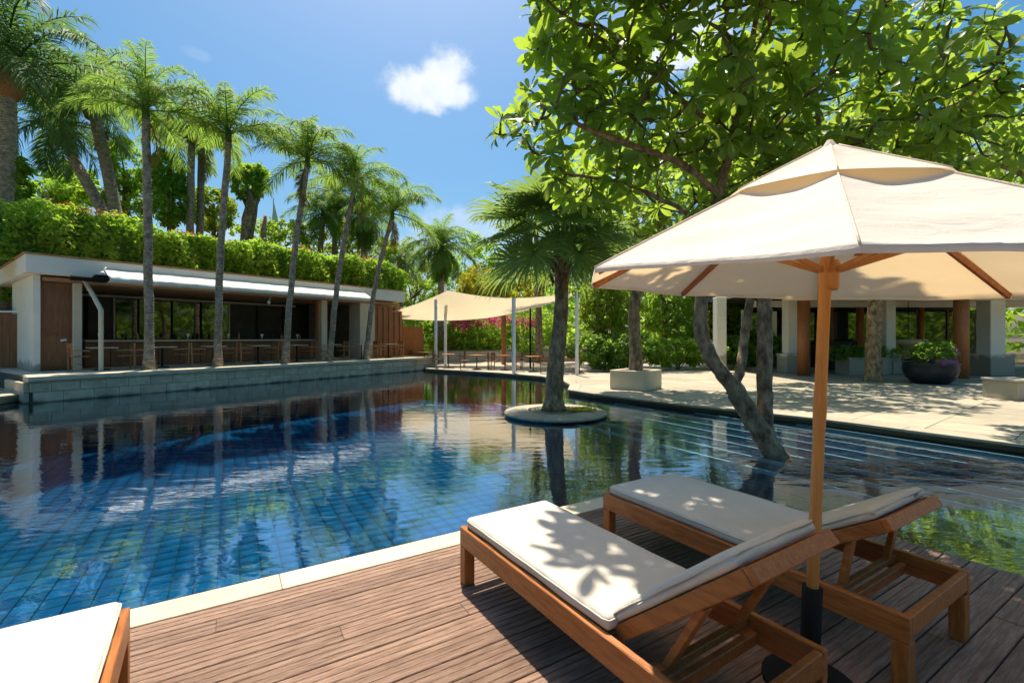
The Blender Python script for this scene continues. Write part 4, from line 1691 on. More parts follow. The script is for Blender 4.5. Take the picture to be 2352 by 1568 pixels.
# palms behind the bar
far = [(8, 900, 18, 175, 18.5, .34, .28, 1.8, 21, 'deep', [(84, 3), (66, 6), (46, 7), (24, 7), (0, 4)], "massive dark palm with vine wrapped trunk at the left picture edge", 0, True),
       (345, 850, 212, 235, 24.0, .31, .25, 1.5, 22, 'green', [(84, 2), (66, 4), (46, 6), (24, 5), (0, 4), (-28, 2)], "tall thick trunked palm behind the hedge, its dark crown above the first row palm", 1, True),
       (440, 860, 128, 290, 24.0, .30, .23, 1.45, 23, 'deep', [(84, 1), (66, 2), (46, 3), (24, 5), (0, 5), (-28, 4), (-62, 1)], "palm leaning steeply left behind the hedge with drooping dark fronds", 0, False),
       (428, 760, 441, 330, 24.0, .20, .16, 1.05, 24, 'green', STD, "left one of two slim straight palms close together behind the hedge", 0, False),
       (452, 780, 463, 345, 24.8, .20, .16, 1.0, 25, 'fresh', STD, "right one of two slim straight palms close together behind the hedge", 1, False),
       (712, 760, 742, 500, 30.0, .22, .16, 1.0, 26, 'green', [(66, 4), (46, 5), (24, 5), (0, 5), (-28, 6)], "grey trunked palm behind the hedge between the third and fourth row palms", 1, False),
       (765, 760, 770, 455, 31.5, .22, .16, 1.1, 27, 'fresh', [(66, 4), (46, 5), (24, 5), (0, 5), (-28, 5), (-62, 3)], "yellowish palm behind the hedge just left of the fourth row palm", 2, False),
       (838, 780, 836, 500, 31.0, .24, .2, 1.05, 28, 'green', [(84, 3), (66, 5), (46, 6), (24, 6), (0, 5), (-28, 6), (-62, 6)], "dense shaggy palm behind the hedge between the fourth and fifth row palms", 2, False),
       (1012, 800, 1014, 575, 33.0, .24, .2, 1.15, 29, 'green', [(84, 6), (66, 6), (46, 6), (24, 6), (0, 6), (-28, 8), (-62, 8)], "bushy palm with skirt of hanging fronds behind the tallest white sail pole", 1, False),
       (923, 780, 918, 600, 36.0, .20, .17, 1.2, 30, 'fresh', [(66, 4), (46, 5), (24, 5), (0, 5), (-28, 5)], "thin trunked palm beyond the end of the bar roof", 1, False)]
for (ub, vb, uh, vh, Y, r0, r1, sz, sd, key, cnt, lb, dry, hk) in far:
    b_ = PX(ub, vb, Y)
    b_[2] = -.06
    palm(b_, PX(uh, vh, Y), r0, r1, sz, cnt, key, lb, sd, dry, (0, 0), 1.15, None, hk)

# ------------------------------------------------------------------ fan palm on the island
def fan_mesh(pitch, pl, rad, mt, seed, droop=.3):
    rs = np.random.default_rng(seed)
    n = 10
    s = np.linspace(0, 1, n)
    an = pitch - R(22) * s ** 1.5
    ds = pl / (n - 1)
    x = np.concatenate([[0], np.cumsum(np.cos(an[:-1]) * ds)])
    z = np.concatenate([[0], np.cumsum(np.sin(an[:-1]) * ds)])
    pts = np.stack([x, np.zeros(n), z], 1)
    m = MB().tube(pts, np.linspace(.022, .010, n), 5, cap=False)
    a = an[-1] - R(12)
    T = np.array([math.cos(a), 0, math.sin(a)])
    Nn = np.array([-math.sin(a), 0, math.cos(a)])
    S = np.array([0, 1.0, 0])
    o = pts[-1]
    ns = 54
    for k in range(ns):
        th = R(-152 + 304 * k / (ns - 1)) + rs.uniform(-.02, .02)
        L_ = rad * (.78 + .22 * math.cos(th * .6)) * rs.uniform(.92, 1.06)
        d = T * math.cos(th) + S * math.sin(th) + Nn * (.18 * (1 - math.cos(th)) + rs.uniform(-.05, .05))
        d /= np.linalg.norm(d)
        w = np.cross(d, Nn)
        w /= np.linalg.norm(w)
        w = w + Nn * (.6 if k % 2 else -.6)
        w /= np.linalg.norm(w)
        wd = .046
        g = np.array([0, 0, -1]) * L_
        p1 = o + d * L_ * .45 + g * .02
        p2 = o + d * L_ * .78 + g * droop * .3
        p3 = o + d * L_ * .97 + g * droop * rs.uniform(.7, 1.15)
        m.add([o - w * .004, o + w * .004, p1 + w * wd * .55, p1 - w * wd * .55, p2 + w * wd * .35, p2 - w * wd * .35, p3], [(0, 1, 2, 3), (3, 2, 4, 5), (5, 4, 6)])
    me = m.mesh("fan_leaf", mt)
    at_ = me.attributes.new("tone", 'FLOAT', 'POINT')
    at_.data.foreach_set("value", np.clip(rs.normal(.5, .22, len(me.vertices)), 0, 1).astype(np.float32))
    return me


def fan_palm(base, hub, label, seed, size=1.0, lean=0, counts=None, trunk_r=(.225, .155)):
    rs = np.random.default_rng(seed)
    base, hub = np.array(base), np.array(hub)
    root = empty("fan_palm", base)
    tag(root, label, "palm")
    n = 26
    P, Rr = [], []
    for i in range(n):
        s = i / (n - 1)
        P.append((hub - base) * s + np.array([.05 * math.sin(3 * s) - .03 * math.sin(7 * s), .03 * math.sin(5 * s), 0]))
        r = trunk_r[0] + (trunk_r[1] - trunk_r[0]) * min(1, s * 1.6)
        if s < .06:
            r *= 1.0 + .25 * (1 - s / .06)
        Rr.append(r * (1 + rs.uniform(-.06, .06)))
    me = MB().tube(P, Rr, 16).obj("trunk", MT['bark'], root, smooth=True)
    h = P[-1]
    m = MB()
    for k in range(46):                            # old leaf bases under the crown
        t = rs.uniform(0, 6.28)
        z = -rs.uniform(.0, .95)
        p = h + np.array([math.cos(t) * .16, math.sin(t) * .16, z])
        d = np.array([math.cos(t) * .35, math.sin(t) * .35, .9])
        m.beam(p, p + d * rs.uniform(.12, .28), .06, .02)
    m.obj("leaf_base", MT['husk'], root)
    if not counts:
        counts = [(82, 4), (62, 7), (40, 9), (18, 9), (-4, 6)]
    ga = rs.uniform(0, 6)
    sets = {pd: [fan_mesh(R(pd), rs.uniform(.95, 1.25), rs.uniform(.92, 1.05), MT['fan'], seed * 10 + pd + j, .16 + .08 * j) for j in range(2)] for pd, _ in counts}
    for pd, c in counts:
        for k in range(c):
            ga += 2.39996
            sc = size * rs.uniform(.88, 1.12)
            mx = Matrix.Translation(Vector(h + np.array([0, 0, rs.uniform(-.1, .2)]))) @ Matrix.Rotation(ga, 4, 'Z') @ Matrix.Rotation(rs.uniform(-.25, .25), 4, 'X') @ Matrix.Diagonal((sc, sc, sc, 1))
            link("fan_leaf", sets[pd][k % 2], root, mw=mx)
    return root


ib = np.array([IC[0] - .03, IC[1] + .02, WZ + .10])
fan_palm(ib, PX(1287, 570, IC[1]), "fan palm with thick brown trunk growing from the round island in the pool", 41, 1.06)

# ------------------------------------------------------------------ broadleaf trees, shrubs, hedge
def smooth_path(pts, k=5):
    """Catmull-Rom through (x,y,z,r) rows"""
    P = np.array(pts, float)
    out = []
    for i in range(len(P) - 1):
        p0, p1, p2, p3 = P[max(i - 1, 0)], P[i], P[i + 1], P[min(i + 2, len(P) - 1)]
        for j in range(k):
            t = j / k
            out.append(.5 * ((2 * p1) + (-p0 + p2) * t + (2 * p0 - 5 * p1 + 4 * p2 - p3) * t ** 2 + (-p0 + 3 * p1 - 3 * p2 + p3) * t ** 3))
    out.append(P[-1])
    return np.array(out)


def uv(rows):
    return [tuple(PX(u, v, Y)) + (r,) for u, v, Y, r in rows]


def sample_ell(ells, n, rs, spacing=0.0, shell=.0, cond=None):
    pts = []
    vols = np.array([e[3] * e[4] * e[5] for e in ells])
    pr = vols / vols.sum()
    tries = 0
    while len(pts) < n and tries < n * 60:
        tries += 1
        e = ells[rs.choice(len(ells), p=pr)]
        d = rs.normal(size=3)
        d /= np.linalg.norm(d)
        r = rs.random() ** (1 / 3)
        r = shell + (1 - shell) * r
        p = np.array(e[:3]) + d * r * np.array(e[3:6])
        if cond and not cond(p):
            continue
        if spacing and pts and np.min(np.sum((np.array(pts) - p) ** 2, axis=1)) < spacing ** 2:
            continue
        pts.append(p)
    return np.array(pts)


def rosette_tree(name, label, base, limbs, ells, ntips, seed, leaf_len=(.22, .36), singles=0, group=None, spacing=.22, nleaf=(8, 13), twig=.011, cond=None):
    """thick bare limbs, twigs grown to every tip, a whorl of long blunt leaves at each tip"""
    rs = np.random.default_rng(seed)
    base = np.array(base, float)
    root = empty(name, base)
    tag(root, label, "tree", group)
    first = True
    nodes, nd_r = [], []
    for L in limbs:
        P = smooth_path(L, 6)
        X = P[:, :3] + rs.normal(0, .006, (len(P), 3))
        MB().tube(X - base, P[:, 3] * (1 + rs.uniform(-.05, .05, len(P))), 12).obj("trunk" if first else "limb", MT['bark'], root, smooth=True)
        first = False
        nodes += list(X[len(X) // 3:])
        nd_r += list(P[len(X) // 3:, 3])
    nodes = np.array(nodes)
    tips = sample_ell(ells, ntips, rs, spacing, .15, cond)
    order = np.argsort([np.min(np.sum((nodes - t) ** 2, 1)) for t in tips])
    tw = MB()
    tdirs = []
    nl = [nodes]
    for i in order:
        t = tips[i]
        allp = np.concatenate(nl)
        cost = np.linalg.norm(allp - t, axis=1) + .6 * np.maximum(0, allp[:, 2] - t[2])
        a = allp[np.argmin(cost)]
        v = t - a
        ln = np.linalg.norm(v)
        mid1 = a + v * .35 + np.array([0, 0, -.06 * ln]) + rs.normal(0, .05 * ln, 3)
        mid2 = a + v * .7 + np.array([0, 0, -.05 * ln]) + rs.normal(0, .04 * ln, 3)
        P = smooth_path([tuple(a) + (twig * 1.9 + .012 * min(ln, 2),), tuple(mid1) + (twig * 1.5 + .006 * ln,), tuple(mid2) + (twig * 1.25,), tuple(t) + (twig,)], 3)
        tw.tube(P[:, :3] - base, P[:, 3], 5, cap=False)
        nl.append(P[2:, :3])
        d = P[-1, :3] - P[-3, :3]
        d = d / np.linalg.norm(d) + np.array([0, 0, .55])
        tdirs.append((t, d / np.linalg.norm(d)))
    tw.obj("twigs", MT['bark2'], root, smooth=True)["kind"] = "stuff"
    pos, T, Nh, Ls, Ws = [], [], [], [], []
    for t, d in tdirs:
        k = rs.integers(*nleaf)
        a = np.cross(d, [0, 0, 1.0])
        a = a / (np.linalg.norm(a) + 1e-6) if np.linalg.norm(a) > .05 else np.array([1.0, 0, 0])
        b = np.cross(d, a)
        ph = rs.uniform(0, 6.28)
        for j in range(k):
            th = ph + j * 2.39996
            lift = rs.uniform(-.35, .95)
            w = (a * math.cos(th) + b * math.sin(th)) + d * lift
            w = w / np.linalg.norm(w)
            w = w + np.array([0, 0, -.22])
            pos.append(t - d * rs.uniform(0, .10))
            T.append(w)
            Nh.append(d + rs.normal(0, .25, 3))
            L_ = rs.uniform(*leaf_len)
            Ls.append(L_)
            Ws.append(L_ * rs.uniform(.28, .42))
    pos, T, Nh = np.array(pos), np.array(T), np.array(Nh)
    fr = leaf_frames(T, Nh, np.array(Ls), np.array(Ws))
    fr[:, :, 2] *= rs.uniform(.3, 1.9, len(fr))[:, None]
    if singles:
        u = CU + F * pos[:, 0] / pos[:, 1]
        v = HV - F * (pos[:, 2] - CH) / pos[:, 1]
        score = np.array(Ls) / pos[:, 1] * ((u > 20) & (u < 2330) & (v > 10) & (v < 1500))
        idx = np.argsort(-score)[:singles]
        lm = MB().add(OB_V, OB_F).mesh("leaf", MT['frangi_o'], smooth=True)
        for i in idx:
            M4 = Matrix.Identity(4)
            for r_ in range(3):
                for c_ in range(3):
                    M4[r_][c_] = fr[i][r_][c_]
                M4[r_][3] = pos[i][r_] - base[r_]
            link("leaf", lm, root, mw=M4)
        keep = np.ones(len(pos), bool)
        keep[idx] = False
        pos, fr = pos[keep], fr[keep]
    o = link("leaves", field_mesh("leaves", OB_V, OB_F, pos - base, fr, MT['frangi'], smooth=True), root)
    o["kind"] = "stuff"
    return root


def foliage(ells, n, rs, size, mt, up=.5, clump=None, shell=.55, asp=(.4, .6), tone=None):
    if clump:
        nc = max(1, n // clump)
        c = sample_ell(ells, nc, rs, 0, shell)
        rad = np.mean([e[3:6] for e in ells]) * .20
        off = rs.normal(0, 1, (nc, clump, 3))
        off = off / (np.linalg.norm(off, axis=2, keepdims=True)) * (rs.random((nc, clump, 1)) ** .5) * rad * rs.uniform(.7, 1.4, (nc, 1, 1))
        off[:, :, 2] *= .7
        pos = (c[:, None, :] + off).reshape(-1, 3)
        out = off.reshape(-1, 3)
        tn = np.clip(np.repeat(rs.normal(.5, .22, nc), clump) + rs.normal(0, .18, nc * clump), 0, 1)
    else:
        pos = sample_ell(ells, n, rs, 0, shell)
        out = pos - np.mean([e[:3] for e in ells], axis=0)
        tn = np.clip(rs.normal(.5, .28, len(pos)), 0, 1)
    N_ = len(pos)
    nrm = unit(out) * .7 + rs.normal(0, .55, (N_, 3)) + np.array([0, 0, up])
    T = np.cross(unit(nrm), rs.normal(size=(N_, 3)))
    T = unit(T) + np.array([0, 0, -.25])
    ln = rs.uniform(size * .7, size * 1.3, N_)
    fr = leaf_frames(T, nrm, ln, ln * rs.uniform(*asp, N_))
    return pos, fr, tn


def broad_tree(name, label, base, top, r0, ells, n, size, mt, seed, nlimb=7, clump=26, group=None, cat="tree", bark='bark', bend=(0, 0), up=.5):
    rs = np.random.default_rng(seed)
    base = np.array(base, float)
    top = np.array(top, float)
    root = empty(name, base)
    tag(root, label, cat, group)
    n_ = 14
    P = [(top - base) * (i / (n_ - 1)) + np.array([bend[0] * math.sin(math.pi * i / (n_ - 1)), bend[1] * math.sin(math.pi * i / (n_ - 1)), 0]) + rs.normal(0, r0 * .08, 3) * (i > 0) for i in range(n_)]
    MB().tube(P, [r0 * (1.25 if i == 0 else 1) * (1 - .55 * i / (n_ - 1)) for i in range(n_)], 10).obj("trunk", MT[bark], root, smooth=True)
    tg = sample_ell(ells, nlimb, rs, 0, .3)
    for t in tg:
        s = P[rs.integers(n_ // 2, n_)]
        e = t - base
        m = (s + e) / 2 + rs.normal(0, .15, 3)
        Q = smooth_path([tuple(s) + (r0 * .38,), tuple(m) + (r0 * .22,), tuple(e) + (r0 * .08,)], 5)
        MB().tube(Q[:, :3], Q[:, 3], 6).obj("limb", MT['bark2'], root, smooth=True)
    pos, fr, tn = foliage(ells, n, rs, size, mt, up, clump)
    o = link("crown", field_mesh("crown", KITE_V, KITE_F, pos - base, fr, mt, tn), root)
    o["kind"] = "stuff"
    return root


def shrub(name, label, base, ells, n, size, mt, seed, clump=18, blossoms=None, group=None, cat="shrub", asp=(.4, .6), up=.6):
    rs = np.random.default_rng(seed)
    base = np.array(base, float)
    root = empty(name, base)
    tag(root, label, cat, group)
    for k in range(5):
        e = ells[k % len(ells)]
        t = np.array(e[:3]) + rs.normal(0, .35, 3) * np.array(e[3:6]) - base
        b0 = rs.normal(0, .08, 3) * np.array([1, 1, 0])
        MB().tube([b0, (b0 + t) / 2 + rs.normal(0, .06, 3), t], [.03, .022, .01], 5).obj("stem", MT['bark2'], root)
    pos, fr, tn = foliage(ells, n, rs, size, mt, up, clump, asp=asp)
    ok = pos[:, 2] > base[2] + .02
    pos, fr, tn = pos[ok], fr[ok], tn[ok]
    o = link("foliage", field_mesh("foliage", KITE_V, KITE_F, pos - base, fr, mt, tn), root)
    o["kind"] = "stuff"
    if blossoms:
        be, bn, bs, bm_ = blossoms
        pos, fr, tn = foliage(be, bn, rs, bs, bm_, .6, 9)
        o = link("blossoms", field_mesh("blossoms", KITE_V, KITE_F, pos - base, fr, bm_, tn), root)
        o["kind"] = "stuff"
    return root


# the big frangipani leaning out of the pool
L_main = uv([(1812, 1110, 6.92, .20), (1790, 1060, 6.98, .19), (1765, 1020, 7.0, .175), (1726, 957, 7.05, .165), (1685, 890, 7.1, .16)])
L_main = [(x, y, z, r * .88) for x, y, z, r in L_main]
L_left = uv([(1694, 905, 7.1, .125), (1660, 858, 7.1, .125), (1636, 824, 7.1, .12), (1611, 765, 7.1, .118), (1613, 678, 7.1, .112), (1632, 560, 7.05, .10), (1655, 430, 7.0, .085), (1690, 290, 6.9, .065), (1680, 120, 6.7, .045)])
L_left = [(x, y, z, r * .88) for x, y, z, r in L_left]
L_mid = uv([(1680, 888, 7.12, .08), (1699, 856, 7.2, .085), (1709, 783, 7.3, .08), (1718, 713, 7.4, .074), (1750, 600, 7.5, .066), (1840, 440, 7.6, .055), (1880, 300, 7.6, .045), (1860, 120, 7.5, .035)])
L_mid = [(x, y, z, r * .88) for x, y, z, r in L_mid]
L_up = uv([(1765, 1000, 7.05, .10), (1757, 935, 7.15, .125), (1756, 852, 7.2, .128), (1757, 760, 7.2, .122), (1762, 660, 7.25, .115), (1830, 480, 7.3, .095), (1985, 320, 7.4, .078), (2060, 200, 7.6, .06), (2130, 60, 7.7, .04)])
L_up = [(x, y, z, r * .88) for x, y, z, r in L_up]
L_b1 = uv([(1652, 450, 7.0, .05), (1570, 380, 6.7, .045), (1470, 340, 6.4, .038), (1360, 300, 6.2, .03), (1240, 240, 6.0, .022)])
L_b2 = uv([(1680, 330, 6.95, .045), (1590, 250, 6.5, .038), (1480, 150, 6.1, .03), (1380, 60, 5.9, .022)])
L_b3 = uv([(1640, 520, 7.05, .04), (1540, 470, 7.2, .034), (1430, 420, 7.1, .028), (1300, 400, 6.9, .02)])
L_b4 = uv([(1985, 320, 7.4, .05), (2110, 270, 7.1, .04), (2230, 220, 6.9, .03), (2300, 120, 6.8, .02)])
L_b5 = uv([(1690, 280, 6.9, .045), (1720, 150, 6.2, .038), (1740, 20, 5.6, .03)])
ELS = [(2.6, 6.3, 5.8, 2.5, 1.7, 1.55), (5.0, 7.2, 5.6, 2.4, 1.7, 1.7), (.75, 6.6, 5.1, 1.15, 1.2, 1.15), (1.2, 7.1, 4.35, 1.0, 1.0, .75), (3.6, 7.4, 4.2, 1.9, 1.0, .75), (6.6, 7.4, 5.0, 1.6, 1.3, 1.15),
       (1.6, 5.3, 5.6, 1.3, 1.0, .8), (1.15, 4.8, 5.8, 1.3, .7, .5), (1.15, 4.8, 5.8, 1.3, .7, .5), (1.15, 4.8, 5.8, 1.3, .7, .5), (2.3, 4.9, 5.7, 1.2, .7, .5), (2.3, 4.9, 5.7, 1.2, .7, .5)] + [(.32, 4.9, 5.85, .6, .65, .45)] * 10 + [(1.8, 4.85, 6.05, 1.4, .6, .4)] * 9


def fr_ok(p):
    u = CU + F * p[0] / p[1]
    v = HV - F * (p[2] - CH) / p[1]
    if p[1] < 4.35 or (p[1] < 4.7 and v > -50):
        return False
    if math.sin(p[0] * 2.9 + 1.0) * math.sin(p[1] * 2.7 + .4) * math.sin(p[2] * 3.3 + .8) > .10 and v > -40:
        return False
    if p[1] < 4.9 and p[0] < -.15 + .12 * math.sin(p[1] * 5):
        return False
    # ragged left outline
    lim = np.interp(v, [-200, -60, 0, 120, 250, 330, 420, 520], [1110, 1190, 1235, 1190, 1125, 1115, 1200, 1290])
    if u < lim:
        return False
    top_r = np.interp(u, [2000, 2100, 2230, 2352, 2600], [-500, -300, -20, 90, 160])
    return v > top_r - 30


b0 = PX(1800, 1085, 6.95)
b0[2] = -.6
L_main[0] = (b0[0] + .06, b0[1], b0[2], .21)
rosette_tree("frangipani_tree", "large leafed frangipani with forked trunk leaning out of the pool beside the parasol pole", b0, [L_main, L_left, L_mid, L_up, L_b1, L_b2, L_b3, L_b4, L_b5], ELS, 820, 51, (.20, .36), 300, cond=fr_ok)

# frangipani in the planter box
q = PBC
Lp = [(q[0], q[1], .5, .24), (q[0] - .02, q[1], 1.4, .20), (q[0] - .05, q[1], 2.6, .18), (q[0] + .25, q[1], 3.9, .16), (q[0] + .75, q[1] - .1, 5.0, .13), (q[0] + .6, q[1] - .2, 6.4, .09)]
Lp2 = [(q[0] + .2, q[1], 3.7, .1), (q[0] - .6, q[1] - .3, 4.8, .08), (q[0] - 1.6, q[1] - .4, 5.6, .05)]
Lp3 = [(q[0] + .6, q[1], 4.7, .1), (q[0] + 1.9, q[1] - .3, 5.6, .07), (q[0] + 2.8, q[1], 6.6, .04)]
rosette_tree("frangipani_tree", "frangipani rising from the square cream planter box", (q[0], q[1], TZ + .5), [Lp, Lp2, Lp3],
             [(q[0] - .2, q[1] - .3, 6.3, 2.6, 2.0, 1.8), (q[0] + 2.4, q[1] - .2, 6.6, 2.4, 2.0, 2.0), (q[0] - 1.2, q[1] - .2, 4.9, 1.4, 1.2, 1.0), (q[0] + 1.0, q[1], 4.9, 1.8, 1.2, .9)], 300, 52, (.26, .42), spacing=.42)
# dark trunked tree on the terrace
q = PZ(2006, 876, TZ)
Lt = [(q[0], q[1], TZ - .02, .34), (q[0], q[1], .5, .26), (q[0] + .02, q[1], 1.6, .25), (q[0] + .05, q[1], 3.2, .23), (q[0] - .2, q[1], 4.6, .2), (q[0] - .6, q[1], 6.2, .14)]
Lt2 = [(q[0], q[1], 4.0, .14), (q[0] + 1.2, q[1], 5.3, .1), (q[0] + 2.6, q[1] - .3, 6.6, .06)]
Lt3 = [(q[0] - .1, q[1], 4.4, .12), (q[0] - 1.6, q[1] - .4, 5.6, .08), (q[0] - 3.0, q[1] - .5, 6.4, .05)]
rosette_tree("frangipani_tree", "dark trunked tree standing on the terrace in front of the white lounge planter", (q[0], q[1], TZ), [Lt, Lt2, Lt3],
             [(q[0] - .3, q[1] - .2, 7.0, 3.6, 2.4, 2.0), (q[0] + 3.0, q[1], 6.6, 2.8, 2.2, 1.7), (q[0] - 3.5, q[1], 6.6, 2.5, 2, 1.6), (q[0] - 4.6, q[1] - 2.6, 6.9, 2.4, 2.2, 1.1)], 420, 53, (.28, .44), spacing=.5)
# a second trunk of the grove seen behind the parasol pole, on the right edge: its crown fills the upper right
q = np.array([11.9, 9.4, TZ])
Lr = [(q[0] + .6, q[1], TZ - .02, .22), (q[0] + .5, q[1], 1.5, .18), (q[0] + .2, q[1], 3.0, .15), (q[0] - .3, q[1], 4.2, .11), (q[0] - .8, q[1] - .2, 5.4, .07)]
Lr3 = [(q[0], q[1], 3.8, .08), (q[0] - 1.4, q[1] - .2, 4.7, .06), (q[0] - 3.0, q[1] - .3, 5.3, .035)]
Lr2 = [(q[0], q[1], 3.6, .09), (q[0] + .9, q[1] - .3, 4.6, .06), (q[0] + 1.6, q[1] - .4, 5.2, .04)]
rosette_tree("frangipani_tree", "frangipani at the right picture edge whose leaves hang over the parasol top", (q[0] + .6, q[1], TZ), [Lr, Lr2, Lr3],
             [(q[0] - 2.2, q[1] - .3, 5.2, 2.4, 1.4, 1.2), (q[0] + 1.0, q[1] - .3, 4.9, 1.5, 1.3, .9)], 170, 54, (.24, .38), spacing=.4)

# hedge on the bar roof
def hedge():
    rs = np.random.default_rng(61)
    root = empty("roof_hedge", BLD(6, 1.4, 4.2))
    tag(root, "long clipped green hedge with orange tips growing above the bar roof", "hedge")
    o0 = np.array(root.location)
    core = MB()
    for k in range(36):
        a0, a1 = -3.2 + k * .53, -3.2 + (k + 1) * .53 + .02
        core.box((a0, 1.75, 4.22), (a1, 4.6, 5.75 + .12 * math.sin(k * .9)), BLD)
    at_root(core.obj("branch_mass", MT['broad_dk'], root), root)
    N_ = 30000
    a = rs.uniform(-3.5, 16.0, N_)
    kind = rs.random(N_)
    face = kind < .55
    bump = lambda a_, z_: .16 * np.sin(a_ * 2.1 + z_ * 1.7) + .11 * np.sin(a_ * 5.3 + 1.3 * z_) + .08 * np.sin(a_ * 9.7 - 2.2 * z_)
    top = 6.12 + .22 * np.sin(a * .8 + .5) * np.sin(a * .33) + .10 * np.sin(a * 2.7) + .07 * np.sin(a * 6.1) - .02 * a
    z = np.where(face, 4.18 + (top - 4.18) * rs.random(N_), top - .05 + rs.normal(0, .09, N_) + .0)
    b = np.where(face, 1.45 + bump(a, z) + rs.exponential(.10, N_) + .28 * np.clip((z - 5.5) / .6, 0, 1) ** 2, 1.6 + 2.4 * rs.random(N_))
    dens = (np.sin(a * 4.2 + 1.1 * z) + np.sin(a * 1.9 - 3.3 * z) + 2.4) / 4.4
    keep = rs.random(N_) < np.clip(dens + .35, 0, 1)
    a, b, z, face = a[keep], b[keep], z[keep], face[keep]
    n = len(a)
    pos = np.stack([BLD.o[0] + BLD.x[0] * a + BLD.y[0] * b, BLD.o[1] + BLD.x[1] * a + BLD.y[1] * b, z], 1)
    outw = np.where(face[:, None], np.array([-BLD.y[0], -BLD.y[1], .35])[None], np.array([0, 0, 1.0])[None]) + rs.normal(0, .5, (n, 3))
    T = unit(np.cross(unit(outw), rs.normal(size=(n, 3)))) + np.array([0, 0, -.35])
    ln = rs.uniform(.11, .22, n)
    fr = leaf_frames(T, outw, ln, ln * rs.uniform(.45, .65, n))
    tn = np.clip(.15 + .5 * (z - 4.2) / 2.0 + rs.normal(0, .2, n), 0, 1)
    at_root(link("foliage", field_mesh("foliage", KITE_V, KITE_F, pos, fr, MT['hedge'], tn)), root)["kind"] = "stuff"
    # orange young tips in patches along the crest
    P_, F_, = [], []
    for (ac, w, cnt) in ((1.6, .8, 170), (4.6, .5, 90), (9.6, .8, 120), (13.4, .9, 130), (6.4, .3, 40)):
        aa = ac + rs.normal(0, w * .6, cnt)
        bb = 1.6 + rs.random(cnt) * .9
        zz = 6.12 + .22 * np.sin(aa * .8 + .5) * np.sin(aa * .33) + .10 * np.sin(aa * 2.7) + .05 + rs.normal(0, .07, cnt) - .02 * aa
        P_.append(np.stack([BLD.o[0] + BLD.x[0] * aa + BLD.y[0] * bb, BLD.o[1] + BLD.x[1] * aa + BLD.y[1] * bb, zz], 1))
    P_ = np.concatenate(P_)
    n = len(P_)
    nr_ = rs.normal(0, .5, (n, 3)) + np.array([0, -.4, .6])
    T = unit(np.cross(unit(nr_), rs.normal(size=(n, 3)))) + np.array([0, 0, .3])
    ln = rs.uniform(.10, .18, n)
    at_root(link("orange_tips", field_mesh("orange_tips", KITE_V, KITE_F, P_, leaf_frames(T, nr_, ln, ln * .5), MT['orange'])), root)["kind"] = "stuff"


hedge()


def E_(u, v, Y, ru, rv, ry):
    """ellipsoid whose centre and radii are read off at distance Y"""
    p = PX(u, v, Y)
    return (p[0], p[1], p[2], ru / F * Y, ry, rv / F * Y)


def G(u, Y, z=-.06):
    return np.array([(u - CU) / F * Y, Y, z])


# vine covered stumps and trees behind the hedge
broad_tree("vine_tree", "dark rounded vine covered tree just behind the hedge, left of the first row palm trunk", G(288, 27), PX(287, 400, 27), .3, [E_(287, 385, 27, 36, 66, 1.0), E_(292, 460, 27, 50, 50, 1.0)], 6500, .20, MT['hedge'], 71)
broad_tree("vine_tree", "leafy columnar vine tree behind the hedge, right of the first row palm trunk", G(392, 24), PX(392, 390, 24), .3, [E_(388, 400, 24, 34, 55, .9), E_(395, 460, 24, 40, 60, .9)], 6800, .20, MT['hedge'], 72)
broad_tree("vine_tree", "leaning stump with bushy green head behind the hedge, right of the second palm", G(530, 25), PX(578, 440, 25), .55, [E_(570, 420, 25, 36, 42, .8), E_(588, 400, 25, 22, 26, .6)], 4200, .20, MT['hedge'], 73)
broad_tree("garden_tree", "low bright green tree behind the hedge at the far left", G(100, 27), PX(100, 440, 27), .25, [E_(95, 450, 27, 65, 35, 1.3), E_(170, 440, 27, 45, 35, 1.2)], 5000, .22, MT['hedge'], 74)
broad_tree("garden_tree", "leafy tree behind the leaning palm trunk above the hedge", G(180, 29), PX(170, 410, 29), .25, [E_(165, 410, 29, 45, 32, 1.2)], 1500, .24, MT['broad'], 75)
broad_tree("garden_tree", "small bright tree behind the hedge between the two slim palms and the stump", G(490, 27), PX(490, 470, 27), .2, [E_(488, 480, 27, 45, 50, 1.2)], 2600, .24, MT['lime'], 76)
broad_tree("garden_tree", "low leafy tree behind the hedge below the white flag", G(620, 29), PX(625, 540, 29), .2, [E_(600, 545, 29, 60, 38, 1.3), E_(665, 545, 29, 45, 38, 1.2)], 3000, .24, MT['broad'], 77)
broad_tree("garden_tree", "feathery yellow green tree behind the fourth row palm", G(790, 34), PX(790, 540, 34), .2, [E_(760, 545, 34, 70, 50, 1.5), E_(850, 570, 34, 60, 45, 1.5)], 3600, .26, MT['lime'], 78)
broad_tree("vine_tree", "climbing vine mass around the massive palm trunk at the left edge", G(28, 18.9), PX(28, 420, 18.9), .2, [E_(30, 470, 18.9, 24, 130, .6), E_(10, 600, 18.3, 20, 90, .5), E_(50, 420, 19, 18, 60, .5)], 4600, .22, MT['broad'], 79)

